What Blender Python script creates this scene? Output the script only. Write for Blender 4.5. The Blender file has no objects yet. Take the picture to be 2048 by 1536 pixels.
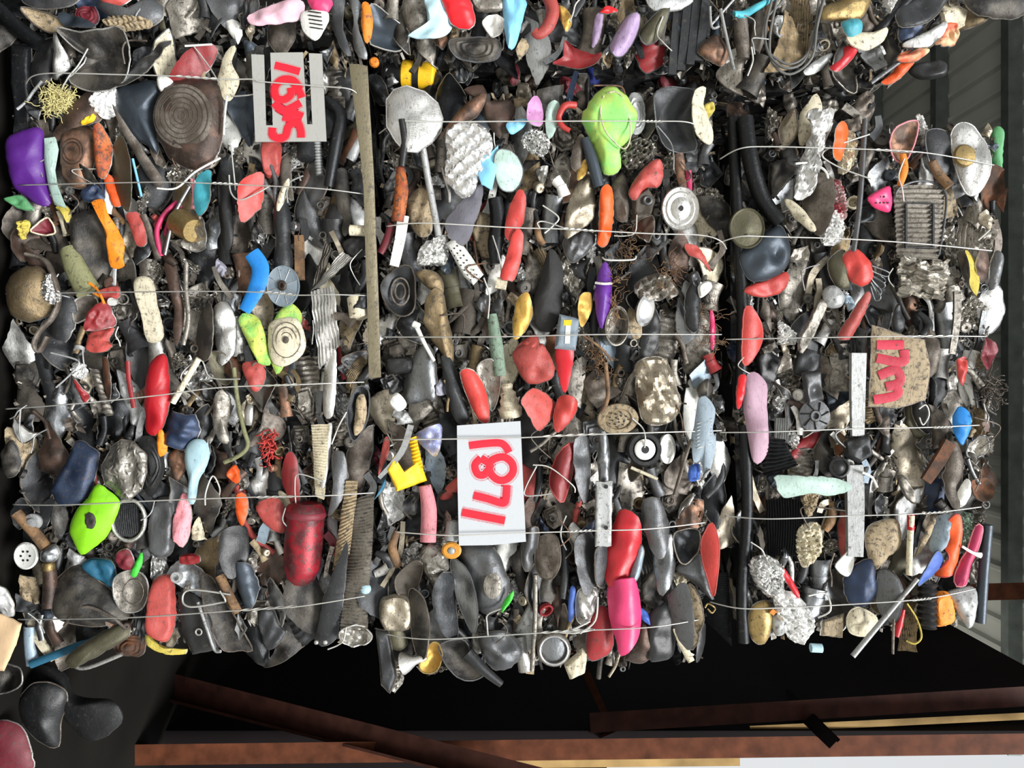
import bpy, math, random
import numpy as np
from mathutils import Matrix, Vector

random.seed(7)
rng = np.random.default_rng(11)
scene = bpy.context.scene

# ------------------------------------------------------------------ camera, sky, sun, exposure
# The photograph lies on its side: the picture's right is up in the place, its bottom is the place's right.
F, D0, PXM = 1490.0, 2.33, 640.0           # focal length in pixels, distance of the bale faces, pixels per metre there
CAMZ = 1.62
BASIS = Matrix(((0, -1, 0, 0), (0, 0, -1, 0), (1, 0, 0, 0), (0, 0, 0, 1)))   # picture right/up/towards -> world
cam_data = bpy.data.cameras.new('camera')
cam_data.sensor_width = 36.0
cam_data.lens = 36.0 * F / 2048.0
cam = bpy.data.objects.new('camera', cam_data)
scene.collection.objects.link(cam)
cam.matrix_world = Matrix.Translation((0, -D0, CAMZ)) @ BASIS
scene.camera = cam

world = bpy.data.worlds.new('overcast_sky')
scene.world = world
world.use_nodes = True
wn = world.node_tree
wn.nodes.clear()
w_out = wn.nodes.new('ShaderNodeOutputWorld')
w_bg = wn.nodes.new('ShaderNodeBackground')
w_ramp = wn.nodes.new('ShaderNodeValToRGB')
w_sep = wn.nodes.new('ShaderNodeSeparateXYZ')
w_tc = wn.nodes.new('ShaderNodeTexCoord')
w_map = wn.nodes.new('ShaderNodeMapRange')
w_map.inputs['From Min'].default_value = -1.0
wn.links.new(w_tc.outputs['Generated'], w_sep.inputs[0])
wn.links.new(w_sep.outputs['Z'], w_map.inputs['Value'])
wn.links.new(w_map.outputs[0], w_ramp.inputs[0])
for i, (p, c) in enumerate(((0.0, (.05, .048, .045, 1)), (0.49, (.10, .10, .095, 1)), (0.52, (1.15, 1.18, 1.2, 1)), (1.0, (.9, .92, .95, 1)))):
    e = w_ramp.color_ramp.elements[i] if i < 2 else w_ramp.color_ramp.elements.new(p)
    e.position = p
    e.color = c
wn.links.new(w_ramp.outputs[0], w_bg.inputs['Color'])
w_bg.inputs['Strength'].default_value = .62
wn.links.new(w_bg.outputs[0], w_out.inputs[0])

sun_data = bpy.data.lights.new('sun', 'SUN')
sun_data.energy = 5.0
sun_data.angle = math.radians(20)
sun = bpy.data.objects.new('sun', sun_data)
scene.collection.objects.link(sun)
sun.rotation_euler = Vector((-0.26, 0.60, -0.75)).to_track_quat('-Z', 'Y').to_euler()

scene.view_settings.view_transform = 'Standard'
scene.view_settings.look = 'None'
scene.view_settings.gamma = 1.0
scene.view_settings.exposure = 0.2
scene.cycles.max_bounces = 6
scene.cycles.diffuse_bounces = 3
scene.cycles.glossy_bounces = 3
scene.cycles.transparent_max_bounces = 6

# ------------------------------------------------------------------ materials
def lin(h):
    v = [int(h[i:i + 2], 16) / 255 for i in (0, 2, 4)]
    return tuple(x / 12.92 if x <= .04045 else ((x + .055) / 1.055) ** 2.4 for x in v)

#       colour   metal rough grime bump  second colour
PAL = {
    'strap': ('7d755f', .6, .34, .35, .4, None), 'alu': ('c9c8c4', 1, .34, .30, .35, None), 'aludirty': ('9c978e', .95, .33, .45, .5, None),
    'champagne': ('b5ab98', 1, .36, .35, .4, None), 'steel': ('8b8e90', 1, .25, .33, .3, None),
    'grey': ('626466', .7, .27, .38, .35, None), 'palegrey': ('a3a5a4', .35, .36, .3, .3, None),
    'charcoal': ('343638', .5, .27, .28, .35, None), 'dark': ('2d2c2b', .5, .28, .35, .5, '524e47'),
    'black': ('18191a', 0, .24, .2, .3, None), 'blackmetal': ('232527', .7, .22, .2, .3, None),
    'brown': ('5b473d', .55, .28, .35, .4, '3d322c'), 'copper': ('8d6a55', .6, .36, .4, .4, '4a3a31'),
    'taupe': ('7b736a', .55, .32, .45, .5, '554c43'), 'tan': ('a08f72', .1, .55, .45, .5, None),
    'cream': ('cfc6ac', 0, .5, .35, .4, None), 'white': ('dcdcd6', 0, .45, .22, .3, None),
    'foil': ('e2e2e0', 1, .26, .18, .9, None), 'foildirty': ('b3afa6', 1, .34, .4, .9, None),
    'whitefoil': ('e6e6e4', .5, .32, .15, .9, None),
    'slate': ('414a53', .5, .26, .2, .25, None), 'navy': ('26344c', .4, .28, .33, .3, None),
    'steelblue': ('8fa0ad', .35, .4, .25, .3, None), 'bluegrey': ('7f8d97', 0, .5, .2, .3, None),
    'red': ('b81a26', 0, .24, .12, .2, None), 'tankred': ('a3182b', .25, .24, .42, .3, '5a1a22'), 'brightred': ('e01822', 0, .28, .08, .2, None),
    'darkred': ('8a2226', 0, .28, .3, .3, None), 'salmon': ('a8443e', 0, .34, .28, .4, None),
    'coral': ('bd3b35', 0, .3, .2, .3, None), 'maroon': ('6b1f2a', .1, .4, .3, .3, None),
    'orange': ('e8841a', 0, .45, .33, .4, None), 'deeporange': ('df5318', 0, .34, .22, .3, None),
    'rustorange': ('b9622a', 0, .48, .5, .5, '8b3a1e'), 'yellow': ('e3b41c', 0, .42, .2, .3, None),
    'pad': ('cfc486', 0, .6, .15, .2, None), 'oldyellow': ('c2b04a', 0, .5, .3, .4, None), 'olive': ('83845f', .1, .5, .35, .4, None),
    'lime': ('86d01c', 0, .36, .12, .2, None), 'green': ('86cf6a', 0, .4, .14, .3, 'a2c25c'),
    'grassgreen': ('4f8f5c', 0, .42, .2, .3, None), 'vividgreen': ('3fbf3a', 0, .4, .1, .3, None),
    'limeyellow': ('b9cc5c', 0, .45, .3, .5, '7fb95a'), 'sage': ('6f8472', 0, .5, .4, .4, None),
    'mint': ('a4bcb2', .1, .42, .25, .3, None), 'teal': ('3f9aa8', 0, .4, .15, .3, None),
    'petrol': ('1f5a74', .1, .4, .2, .3, None), 'sky': ('7fc0e2', 0, .4, .12, .3, None),
    'paleblue': ('a9c9d2', 0, .42, .15, .2, None), 'blue': ('1878c4', 0, .4, .16, .3, None),
    'royal': ('3a5fae', .1, .4, .2, .3, None), 'deepblue': ('23306e', .1, .3, .2, .2, None),
    'purple': ('5b2387', 0, .34, .12, .2, None), 'lilac': ('9a84a4', .1, .4, .2, .3, None),
    'mauve': ('b493a4', 0, .45, .18, .3, None), 'orchid': ('b07aa6', .1, .4, .2, .3, None),
    'lilacgrey': ('8b8b97', .2, .42, .2, .3, None), 'hotpink': ('d23a6c', 0, .26, .08, .2, None),
    'pink': ('d98a92', 0, .5, .3, .4, None), 'magenta': ('a3224f', 0, .38, .25, .3, None),
    'gold': ('b9944a', .7, .34, .25, .3, None), 'brass': ('a08a5c', .9, .34, .35, .3, None),
    'amber': ('c98a2c', 0, .35, .2, .3, None), 'bronze': ('857458', .8, .36, .4, .5, None),
    'wood': ('8a6a48', 0, .6, .4, .4, '5f4630'), 'rust': ('6e4429', .1, .65, .4, .6, '3f2a1d'),
    'chrome': ('e0e2e4', 1, .14, .1, .1, None), 'iron': ('565048', .5, .5, .5, .8, None),
    'card': ('c9ab86', 0, .7, .1, .2, None), 'rubber': ('202020', 0, .6, .2, .5, None),
    'olivedark': ('55523f', .5, .3, .35, .4, None), 'wire': ('c8c8c2', .75, .4, .1, .1, None),
    'cable': ('5c5c5a', 0, .45, .2, .2, None), 'signgrey': ('989893', 0, .5, .07, .15, None),
    'signwhite': ('a9adb1', 0, .42, .03, .12, None), 'spray': ('e0142c', 0, .5, 0, .1, None),
    'oldspray': ('b5203a', 0, .5, .22, .2, None), 'pinkstripe': ('e3b9c6', 0, .4, .05, .4, None),
    'wrapper': ('e5c79a', 0, .4, .1, .5, 'd9603c'), 'iridescent': ('8d93b8', .9, .28, .25, .3, '8a7a5c'),
    'redwhite': ('d8d4d0', .3, .38, .1, .6, 'b02036'),
}
FOLDY = {'metal_shard', 'crushed_can', 'foil_scrap', 'crushed_tin', 'metal_plate', 'bracket', 'plastic_chip'}
HALF = {'crushed_pan', 'crushed_dish', 'crushed_bowl', 'metal_shard', 'crushed_cup', 'pan_cover', 'crushed_pot'}
SOFT = {'black', 'rubber', 'sky', 'paleblue', 'mauve', 'hotpink', 'purple', 'lime', 'bluegrey', 'white', 'cream', 'card', 'royal', 'blue', 'orange', 'yellow', 'wood', 'vividgreen', 'pinkstripe', 'limeyellow'}
EDGE = {'alu': 'steel', 'champagne': 'aludirty', 'palegrey': 'aludirty', 'iron': 'iron', 'dark': 'aludirty'}
MATS = {}
def mat(key):
    if key in MATS:
        return MATS[key]
    hexa, metal, rough, grime, bump, second = PAL[key]
    m = bpy.data.materials.new(key)
    m.use_nodes = True
    nt = m.node_tree
    N, L = nt.nodes, nt.links
    b = N['Principled BSDF']
    tc, oi = N.new('ShaderNodeTexCoord'), N.new('ShaderNodeObjectInfo')
    off = N.new('ShaderNodeVectorMath'); off.operation = 'ADD'
    sc_ = N.new('ShaderNodeVectorMath'); sc_.operation = 'SCALE'
    cmb = N.new('ShaderNodeCombineXYZ')
    for i in range(3):
        L.new(oi.outputs['Random'], cmb.inputs[i])
    L.new(cmb.outputs[0], sc_.inputs[0]); sc_.inputs['Scale'].default_value = 9000.0
    L.new(tc.outputs['Object'], off.inputs[0]); L.new(sc_.outputs[0], off.inputs[1])
    n1 = N.new('ShaderNodeTexNoise'); n1.inputs['Scale'].default_value = 62 / PXM; n1.inputs['Detail'].default_value = 7; n1.inputs['Roughness'].default_value = .74
    n2 = N.new('ShaderNodeTexNoise'); n2.inputs['Scale'].default_value = 16 / PXM; n2.inputs['Detail'].default_value = 3
    L.new(off.outputs[0], n1.inputs['Vector']); L.new(off.outputs[0], n2.inputs['Vector'])
    c1 = (*lin(hexa), 1)
    col = None
    if second:
        r2 = N.new('ShaderNodeValToRGB')
        r2.color_ramp.elements[0].position, r2.color_ramp.elements[1].position = .42, .6
        r2.color_ramp.elements[0].color, r2.color_ramp.elements[1].color = c1, (*lin(second), 1)
        L.new(n2.outputs['Fac'], r2.inputs[0]); col = r2.outputs[0]
    # every piece is a touch lighter or darker than its neighbours
    vr = N.new('ShaderNodeMapRange'); vr.inputs['To Min'].default_value, vr.inputs['To Max'].default_value = .78, 1.2
    hs = N.new('ShaderNodeHueSaturation')
    L.new(oi.outputs['Random'], vr.inputs['Value']); L.new(vr.outputs[0], hs.inputs['Value'])
    if col: L.new(col, hs.inputs['Color'])
    else: hs.inputs['Color'].default_value = c1
    gr = N.new('ShaderNodeValToRGB')
    e0 = .66 - .34 * grime
    gr.color_ramp.elements[0].position, gr.color_ramp.elements[1].position = e0, min(1, e0 + .10)
    gr.color_ramp.elements[0].color = (0, 0, 0, 1); gr.color_ramp.elements[1].color = (.88, .88, .88, 1)
    L.new(n1.outputs['Fac'], gr.inputs[0])
    n3 = N.new('ShaderNodeTexNoise'); n3.inputs['Scale'].default_value = 190 / PXM; n3.inputs['Detail'].default_value = 4
    st = N.new('ShaderNodeMapping'); st.inputs['Scale'].default_value = (1.6, .22, 1); st.inputs['Rotation'].default_value = (0, 0, .5)
    L.new(off.outputs[0], st.inputs['Vector']); L.new(st.outputs[0], n3.inputs['Vector'])
    sc2 = N.new('ShaderNodeMapRange'); sc2.inputs['From Min'].default_value, sc2.inputs['From Max'].default_value = .56, .66
    sc2.inputs['To Max'].default_value = min(.75, grime * 1.3); L.new(n3.outputs['Fac'], sc2.inputs['Value'])
    gx = N.new('ShaderNodeMath'); gx.operation = 'MAXIMUM'; L.new(gr.outputs[0], gx.inputs[0]); L.new(sc2.outputs[0], gx.inputs[1])
    mx = N.new('ShaderNodeMix'); mx.data_type = 'RGBA'
    L.new(gx.outputs[0], mx.inputs[0]); L.new(hs.outputs[0], mx.inputs[6])
    mx.inputs[7].default_value = (.045, .038, .03, 1) if metal < .5 else (.06, .052, .042, 1)
    L.new(mx.outputs[2], b.inputs['Base Color'])
    mm = N.new('ShaderNodeMapRange'); mm.inputs['To Min'].default_value, mm.inputs['To Max'].default_value = metal, metal * .25
    L.new(gr.outputs[0], mm.inputs['Value']); L.new(mm.outputs[0], b.inputs['Metallic'])
    rr = N.new('ShaderNodeMapRange'); rr.inputs['To Min'].default_value, rr.inputs['To Max'].default_value = rough * .8, min(1, rough + .35)
    L.new(n1.outputs['Fac'], rr.inputs['Value']); L.new(rr.outputs[0], b.inputs['Roughness'])
    bp = N.new('ShaderNodeBump'); bp.inputs['Strength'].default_value = min(1, bump); bp.inputs['Distance'].default_value = .0055
    if 'foil' in key:
        vo = N.new('ShaderNodeTexNoise'); vo.noise_type = 'RIDGED_MULTIFRACTAL'; vo.inputs['Scale'].default_value = 48 / PXM; vo.inputs['Detail'].default_value = 5
        vo.inputs['Distortion'].default_value = .6; bp.inputs['Distance'].default_value = .007
        L.new(off.outputs[0], vo.inputs['Vector']); L.new(vo.outputs['Fac'], bp.inputs['Height'])
    else:
        L.new(n1.outputs['Fac'], bp.inputs['Height'])
    L.new(bp.outputs[0], b.inputs['Normal'])
    MATS[key] = m
    return m

def plain(name, hexa, rough=.6, metal=0.0, scale=6, var=.35):
    m = bpy.data.materials.new(name); m.use_nodes = True
    N, L = m.node_tree.nodes, m.node_tree.links
    b = N['Principled BSDF']; tc = N.new('ShaderNodeTexCoord'); n = N.new('ShaderNodeTexNoise'); r = N.new('ShaderNodeValToRGB')
    n.inputs['Scale'].default_value = scale; n.inputs['Detail'].default_value = 8
    c = lin(hexa)
    r.color_ramp.elements[0].position, r.color_ramp.elements[1].position = .3, .72
    r.color_ramp.elements[0].color = (*[x * (1 - var) for x in c], 1); r.color_ramp.elements[1].color = (*[x * (1 + var) for x in c], 1)
    L.new(tc.outputs['Object'], n.inputs['Vector']); L.new(n.outputs['Fac'], r.inputs[0]); L.new(r.outputs[0], b.inputs['Base Color'])
    b.inputs['Roughness'].default_value = rough; b.inputs['Metallic'].default_value = metal; b.inputs['Specular IOR Level'].default_value = .12
    return m

def mist_material():
    m = bpy.data.materials.new('spray_mist'); m.use_nodes = True
    N, L = m.node_tree.nodes, m.node_tree.links
    b, out = N['Principled BSDF'], N['Material Output']
    b.inputs['Base Color'].default_value = (*lin('e0304a'), 1); b.inputs['Roughness'].default_value = .6
    tr, mx, n = N.new('ShaderNodeBsdfTransparent'), N.new('ShaderNodeMixShader'), N.new('ShaderNodeTexNoise')
    tc, r = N.new('ShaderNodeTexCoord'), N.new('ShaderNodeMapRange')
    n.inputs['Scale'].default_value = .8
    r.inputs['From Min'].default_value, r.inputs['From Max'].default_value = .3, .75
    r.inputs['To Min'].default_value, r.inputs['To Max'].default_value = 0, .34
    L.new(tc.outputs['Object'], n.inputs['Vector']); L.new(n.outputs['Fac'], r.inputs['Value']); L.new(r.outputs[0], mx.inputs[0])
    L.new(tr.outputs[0], mx.inputs[1]); L.new(b.outputs[0], mx.inputs[2]); L.new(mx.outputs[0], out.inputs[0])
    return m

# ------------------------------------------------------------------ geometry in picture units (pixels at the bale faces; x right, y up, z towards the camera)
def W(x, y, d=0.0):
    s = (D0 + d) / D0 / PXM
    return Vector(((y - 768) * s, d, CAMZ + (x - 1024) * s))

def mesh_obj(name, V, Fc, m, parent=None, sharp=40, edge=None, off=0):
    me = bpy.data.meshes.new(name)
    me.from_pydata([tuple(v) for v in V], [], Fc)
    me.polygons.foreach_set('use_smooth', [True] * len(me.polygons))
    me.update()
    if sharp: me.set_sharp_from_angle(angle=math.radians(sharp))
    me.materials.append(m if not isinstance(m, str) else mat(m))
    if edge:                     # bare metal along the torn edge
        me.materials.append(mat(edge))
        me.polygons.foreach_set('material_index', [int(min(f) < off <= max(f)) for f in Fc])
    o = bpy.data.objects.new(name, me)
    scene.collection.objects.link(o)
    if parent: o.parent = parent
    return o

def resample(P, n, smooth=True):
    P = np.asarray(P, float)
    if smooth:
        k = len(P); out = []
        for i in range(k):
            a, b, c, d = P[i - 1], P[i], P[(i + 1) % k], P[(i + 2) % k]
            for t in np.linspace(0, 1, 8, endpoint=False):
                out.append(.5 * (2 * b + (c - a) * t + (2 * a - 5 * b + 4 * c - d) * t * t + (3 * b - a - 3 * c + d) * t ** 3))
        P = np.array(out)
    Q = np.vstack([P, P[:1]])
    L = np.r_[0, np.cumsum(np.linalg.norm(np.diff(Q, axis=0), axis=1))]
    if smooth:
        s = np.linspace(0, L[-1], n, endpoint=False)
    else:   # keep the corners
        s = []
        for i in range(len(P)):
            k = max(1, int(round((L[i + 1] - L[i]) / L[-1] * n)))
            s += list(np.linspace(L[i], L[i + 1], k, endpoint=False))
        s = np.array(s)
    return np.stack([np.interp(s, L, Q[:, j]) for j in range(2)], 1)

def ripples(p, amp, wl, ridged=False, k=7):
    z = np.zeros(len(p))
    for i in range(k):
        a = rng.uniform(0, 2 * math.pi); f = 2 * math.pi / (wl * rng.uniform(.5, 1.6))
        v = np.sin((p[:, 0] * math.cos(a) + p[:, 1] * math.sin(a)) * f + rng.uniform(0, 6.28))
        z += (1 - 2 * np.abs(v)) if ridged else v
    return z * amp / k ** .5

PROF = {
    'dome': lambda t: (1 - t ** 2) ** .75, 'lens': lambda t: 1 - t ** 2, 'dish': lambda t: t ** 2.4 - .6,
    'flat': lambda t: 1 - t ** 10, 'pan': lambda t: np.clip((1 - t) / .34, 0, 1) ** .7,
    'lid': lambda t: .5 * (1 - t ** 2) + .12 * np.cos(t * 26) * (t < .93) + .3 * (t < .18),
    'step': lambda t: .55 * (t < .55) + .35 * (t < .8) + .1 * (1 - t),
}
def polar(O, b=10, prof='dome', crump=0, thick=2, R=7, bend=0, slope=(0, 0), wl=None, shift=(0, 0), tear=0, folds=0, dents=0):
    """a closed shell over the outline O, bulging b towards the viewer"""
    c = O.mean(0) + np.asarray(shift)
    ext = float(np.ptp(O, axis=0).max()); n = len(O)
    if tear:
        out = O - c; out = out / (np.linalg.norm(out, axis=1)[:, None] + 1e-6)
        O = O + out * (ripples(O, .014 * ext * tear, ext * .16) + rng.normal(0, .006 * ext * tear, n))[:, None]
    t = np.linspace(0, 1, R + 1)[1:] ** .85
    P = np.vstack([c[None]] + [c + tt * (O - c) for tt in t]); T = np.r_[0, np.repeat(t, n)]
    if prof in ('half', 'curl'):     # a bowed sheet: one long edge towards the viewer, or both turned away
        ax = np.linalg.svd(O - c, full_matrices=False)[2][0]; pv = np.array([-ax[1], ax[0]])
        v = (P - c) @ pv; v = v / (np.abs(v).max() + 1e-6); side = rng.choice([-1, 1])
        z0 = 1.5 * (1 - ((1 + side * v) / 2) ** 1.8) if prof == 'half' else 1 - np.abs(v) ** 2.2
        z0 = z0 - .25 * ((P - c) @ ax / ext * 2) ** 2
    else: z0 = PROF[prof](T)
    z = b * z0 + (P - c) @ np.asarray(slope, float)
    if bend:
        ax = O - c; u = np.linalg.svd(ax, full_matrices=False)[2][0]
        q = (P - c) @ u / (ext / 2); z = z + bend * q * q
    if crump: z = z + ripples(P, crump, wl or ext * .45, crump > 5 or wl is not None)
    for _ in range(folds):       # sharp creases where the sheet was crushed
        a = rng.uniform(0, math.pi); u = (P - c) @ [math.cos(a), math.sin(a)] - rng.uniform(-.22, .22) * ext
        z = z - np.abs(u) * rng.uniform(.04, .2) * rng.choice([-1, 1, 1]) + .03 * ext
    for _ in range(dents):
        q = c + rng.uniform(-.3, .3, 2) * np.ptp(O, axis=0); rr = rng.uniform(.1, .22) * ext
        z = z - np.exp(-((P - q) ** 2).sum(1) / rr ** 2) * rng.uniform(.2, .55) * (abs(b) + 2)
    top = np.c_[P, z]; off = len(P); F_ = []
    PB = P.copy(); ob = O - c
    PB[-n:] += ob / (np.linalg.norm(ob, axis=1)[:, None] + 1e-6) * min(1.3, thick * .5)
    bot = np.c_[PB, z - thick]
    idx = lambda r, i: 1 + r * n + i % n
    for i in range(n):
        F_.append((0, idx(0, i), idx(0, i + 1))); F_.append((off, off + idx(0, i + 1), off + idx(0, i)))
        for r in range(len(t) - 1):
            q = (idx(r, i), idx(r + 1, i), idx(r + 1, i + 1), idx(r, i + 1))
            F_.append(q); F_.append(tuple(off + k for k in q[::-1]))
        a, bb = idx(len(t) - 1, i), idx(len(t) - 1, i + 1)
        F_.append((a, off + a, off + bb, bb))
    area = .5 * np.sum(O[:, 0] * np.roll(O[:, 1], -1) - O[:, 1] * np.roll(O[:, 0], -1))
    if area < 0: F_ = [f[::-1] for f in F_]
    return np.vstack([top, bot]), F_, np.c_[O, z[-n:]]

def sweep(P, r, ratio=1.0, seg=8, closed=False, ribs=0, square=False, steps=None, hollow=False):
    """a bar, tube or strip along P (n,3); r is one radius or one per point; ratio flattens it in depth"""
    P = np.asarray(P, float)
    if P.shape[1] == 2: P = np.c_[P, np.zeros(len(P))]
    r = np.full(len(P), float(r)) if np.isscalar(r) else np.asarray(r, float)
    steps = steps or max(2, int((len(P) - 1) * 5) + 1)
    if len(P) > 2 and not closed:
        k = np.arange(len(P)); s = np.linspace(0, len(P) - 1, steps); i = np.clip(s.astype(int), 0, len(P) - 2); t = (s - i)[:, None]
        g = lambda j: P[np.clip(j, 0, len(P) - 1)]
        a, b_, c, d = g(i - 1), g(i), g(i + 1), g(i + 2)
        r = np.interp(s, k, r)
        P = .5 * (2 * b_ + (c - a) * t + (2 * a - 5 * b_ + 4 * c - d) * t ** 2 + (3 * b_ - a - 3 * c + d) * t ** 3)
    elif ribs and len(P) == 2:
        s = np.linspace(0, 1, ribs * 4 + 1)
        r = np.interp(s, [0, 1], r); P = P[0] + (P[1] - P[0]) * s[:, None]
    if ribs: r = r * (1 + .13 * np.sin(np.linspace(0, ribs * 2 * math.pi, len(P))))
    n = len(P)
    T = (np.roll(P, -1, 0) - np.roll(P, 1, 0)) if closed else np.gradient(P, axis=0)
    T /= np.linalg.norm(T, axis=1)[:, None] + 1e-9
    Zx = np.array([0, 0, 1.0])
    A = np.cross(Zx, T); la = np.linalg.norm(A, axis=1)
    A[la < .15] = [1, 0, 0]
    A /= np.linalg.norm(A, axis=1)[:, None]
    B = np.cross(T, A)
    if square: cs = [(1, 1), (-1, 1), (-1, -1), (1, -1)]; seg = 4
    else: cs = [(math.cos(2 * math.pi * k / seg), math.sin(2 * math.pi * k / seg)) for k in range(seg)]
    V = np.concatenate([P[:, None] + (A[:, None] * c + B[:, None] * s_ * ratio) * r[:, None, None] for c, s_ in cs], 1).reshape(-1, 3)
    F_ = []
    for i in range(n if closed else n - 1):
        for k in range(seg):
            a, b2 = i * seg + k, i * seg + (k + 1) % seg
            j = (i + 1) % n
            F_.append((a, b2, j * seg + (k + 1) % seg, j * seg + k))
    if not closed:
        if hollow:
            m_ = len(V); ins = []
            for e, (i, di) in enumerate(((0, 1), (n - 1, -1))):
                ring = P[i] + (V[i * seg:(i + 1) * seg] - P[i]) * .78
                deep = ring + T[i] * di * r[i] * 1.6
                ins += [ring, deep]
                base = m_ + e * 2 * seg
                for k in range(seg):
                    k2 = (k + 1) % seg
                    q1 = (i * seg + k, i * seg + k2, base + k2, base + k); q2 = (base + k, base + k2, base + seg + k2, base + seg + k)
                    F_ += [q1[::-1], q2[::-1]] if di > 0 else [q1, q2]
                F_.append(tuple(range(base + seg, base + 2 * seg)))
            V = np.vstack([V] + ins)
        else:
            F_ += [tuple(range(seg))[::-1], tuple((n - 1) * seg + k for k in range(seg))]
    return V, F_

def lathe(prof, seg=24, squash=1.0):
    V, F_ = [], []
    for r, z in prof:
        for k in range(seg):
            a = 2 * math.pi * k / seg
            V.append((r * math.cos(a), r * math.sin(a) * squash, z))
    for i in range(len(prof) - 1):
        for k in range(seg):
            a, b = i * seg + k, i * seg + (k + 1) % seg
            F_.append((a, b, b + seg, a + seg))
    F_.append(tuple(range(seg))[::-1]); F_.append(tuple((len(prof) - 1) * seg + k for k in range(seg)))
    return np.array(V), F_

def finned(Q, ribs, amp, thick=3, across=True, crump=0, bulge=0, nv=10, sharpness=1.0):
    """a ribbed sheet over the quad Q (four picture points, in order); the ribs follow the second side when across"""
    Q = np.asarray(Q, float)
    nu = ribs * 4 + 1
    u, v = np.meshgrid(np.linspace(0, 1, nu), np.linspace(0, 1, nv), indexing='ij')
    if across: P = (Q[0] * (1 - v)[..., None] + Q[1] * v[..., None]) * (1 - u)[..., None] + (Q[3] * (1 - v)[..., None] + Q[2] * v[..., None]) * u[..., None]
    else: P = (Q[0] * (1 - u)[..., None] + Q[1] * u[..., None]) * (1 - v)[..., None] + (Q[3] * (1 - u)[..., None] + Q[2] * u[..., None]) * v[..., None]
    P = P.reshape(-1, 2); uu, vv = u.ravel(), v.ravel()
    w = np.cos(uu * ribs * 2 * math.pi)
    z = amp * np.sign(w) * np.abs(w) ** sharpness + bulge * (1 - (2 * uu - 1) ** 2) * (1 - (2 * vv - 1) ** 2)
    if crump:
        z = z + ripples(P, crump, np.ptp(P, axis=0).max() * .4); P = P + np.stack([ripples(P, crump * .5, np.ptp(P, axis=0).max() * .3) for _ in '12'], 1)
    top, bot = np.c_[P, z], np.c_[P, z - thick]
    off = len(P); F_ = []
    for i in range(nu - 1):
        for j in range(nv - 1):
            q = (i * nv + j, (i + 1) * nv + j, (i + 1) * nv + j + 1, i * nv + j + 1)
            F_.append(q); F_.append(tuple(off + k for k in q[::-1]))
    edge = [(i * nv, (i + 1) * nv) for i in range(nu - 1)] + [((nu - 1) * nv + j, (nu - 1) * nv + j + 1) for j in range(nv - 1)] + \
        [((i + 1) * nv + nv - 1, i * nv + nv - 1) for i in range(nu - 1)] + [(j + 1, j) for j in range(nv - 1)]
    F_ += [(b, a, off + a, off + b) for a, b in edge]
    V = np.vstack([top, bot])
    a, b, c = V[F_[0][0]], V[F_[0][1]], V[F_[0][2]]
    if np.cross(b - a, c - a)[2] < 0: F_ = [f[::-1] for f in F_]
    return V, F_

def slab(O, thick, z0=0.0, bev=0.0):
    """a flat plate with the outline O (may be concave), thickness thick"""
    n = len(O)
    V = [(x, y, z0 + thick) for x, y in O] + [(x, y, z0) for x, y in O]
    area = sum(O[i][0] * O[(i + 1) % n][1] - O[i][1] * O[(i + 1) % n][0] for i in range(n))
    F_ = [tuple(range(n)), tuple(range(2 * n - 1, n - 1, -1))] + [(i + n, (i + 1) % n + n, (i + 1) % n, i) for i in range(n)]
    if area < 0: F_ = [f[::-1] for f in F_]
    return np.array(V), F_

# ------------------------------------------------------------------ placing the catalogued pieces
ITEMS = []      # every placed piece: object, short name, centre, outline, bale
COVER = np.zeros((1536 // 6 + 1, 2048 // 6 + 1), bool)

def inside_mask(O):
    x0, y0 = O.min(0); x1, y1 = O.max(0)
    i0, i1 = max(0, int(x0 // 6)), min(COVER.shape[1] - 1, int(x1 // 6)); j0, j1 = max(0, int(y0 // 6)), min(COVER.shape[0] - 1, int(y1 // 6))
    if i1 < i0 or j1 < j0: return None
    X, Y = np.meshgrid(np.arange(i0, i1 + 1) * 6 + 3, np.arange(j0, j1 + 1) * 6 + 3)
    ins = np.zeros(X.shape, bool); n = len(O)
    for i in range(n):
        xa, ya = O[i]; xb, yb = O[(i + 1) % n]
        if ya == yb: continue
        ins ^= ((ya > Y) != (yb > Y)) & (X < (xb - xa) * (Y - ya) / (yb - ya) + xa)
    return (slice(j0, j1 + 1), slice(i0, i1 + 1)), ins

def cover(O):
    r = inside_mask(np.asarray(O, float))
    if r: COVER[r[0]] |= r[1]

def bale_of(x, y):
    if y < 70 + (85 if x > 735 else 0) + (20 if x > 1500 else 0): return 'top'
    return 'a' if x < 755 else 'b' if x < 1462 else 'c'

def frame(x, y, d, rot=0, tx=0, ty=0):
    s = (D0 + d / PXM) / D0 / PXM
    return Matrix.Translation(W(x, y, d / PXM)) @ BASIS @ Matrix.Rotation(math.radians(rot), 4, 'Z') @ Matrix.Rotation(math.radians(tx), 4, 'X') @ \
        Matrix.Rotation(math.radians(ty), 4, 'Y') @ Matrix.Scale(s, 4)

def reg(o, nick, x, y, O=None, cat=None, label=None, group=None):
    w = o.name.split('.')[0].split('_')[-1]
    o['category'] = cat or {'grip': 'handle', 'cover': 'lid', 'stopper': 'cap', 'pull': 'knob', 'metal': 'panel', 'scrap': 'scrap'}.get(w, w)
    if group: o['group'] = group
    if label: o['label'] = label
    if O is not None: cover(O)
    ITEMS.append(dict(o=o, nick=nick, x=x, y=y, bale=bale_of(x, y), label=label))
    return o

def pts(s):
    return np.array([[float(v) for v in q.split(',')] for q in s.split()])

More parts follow.
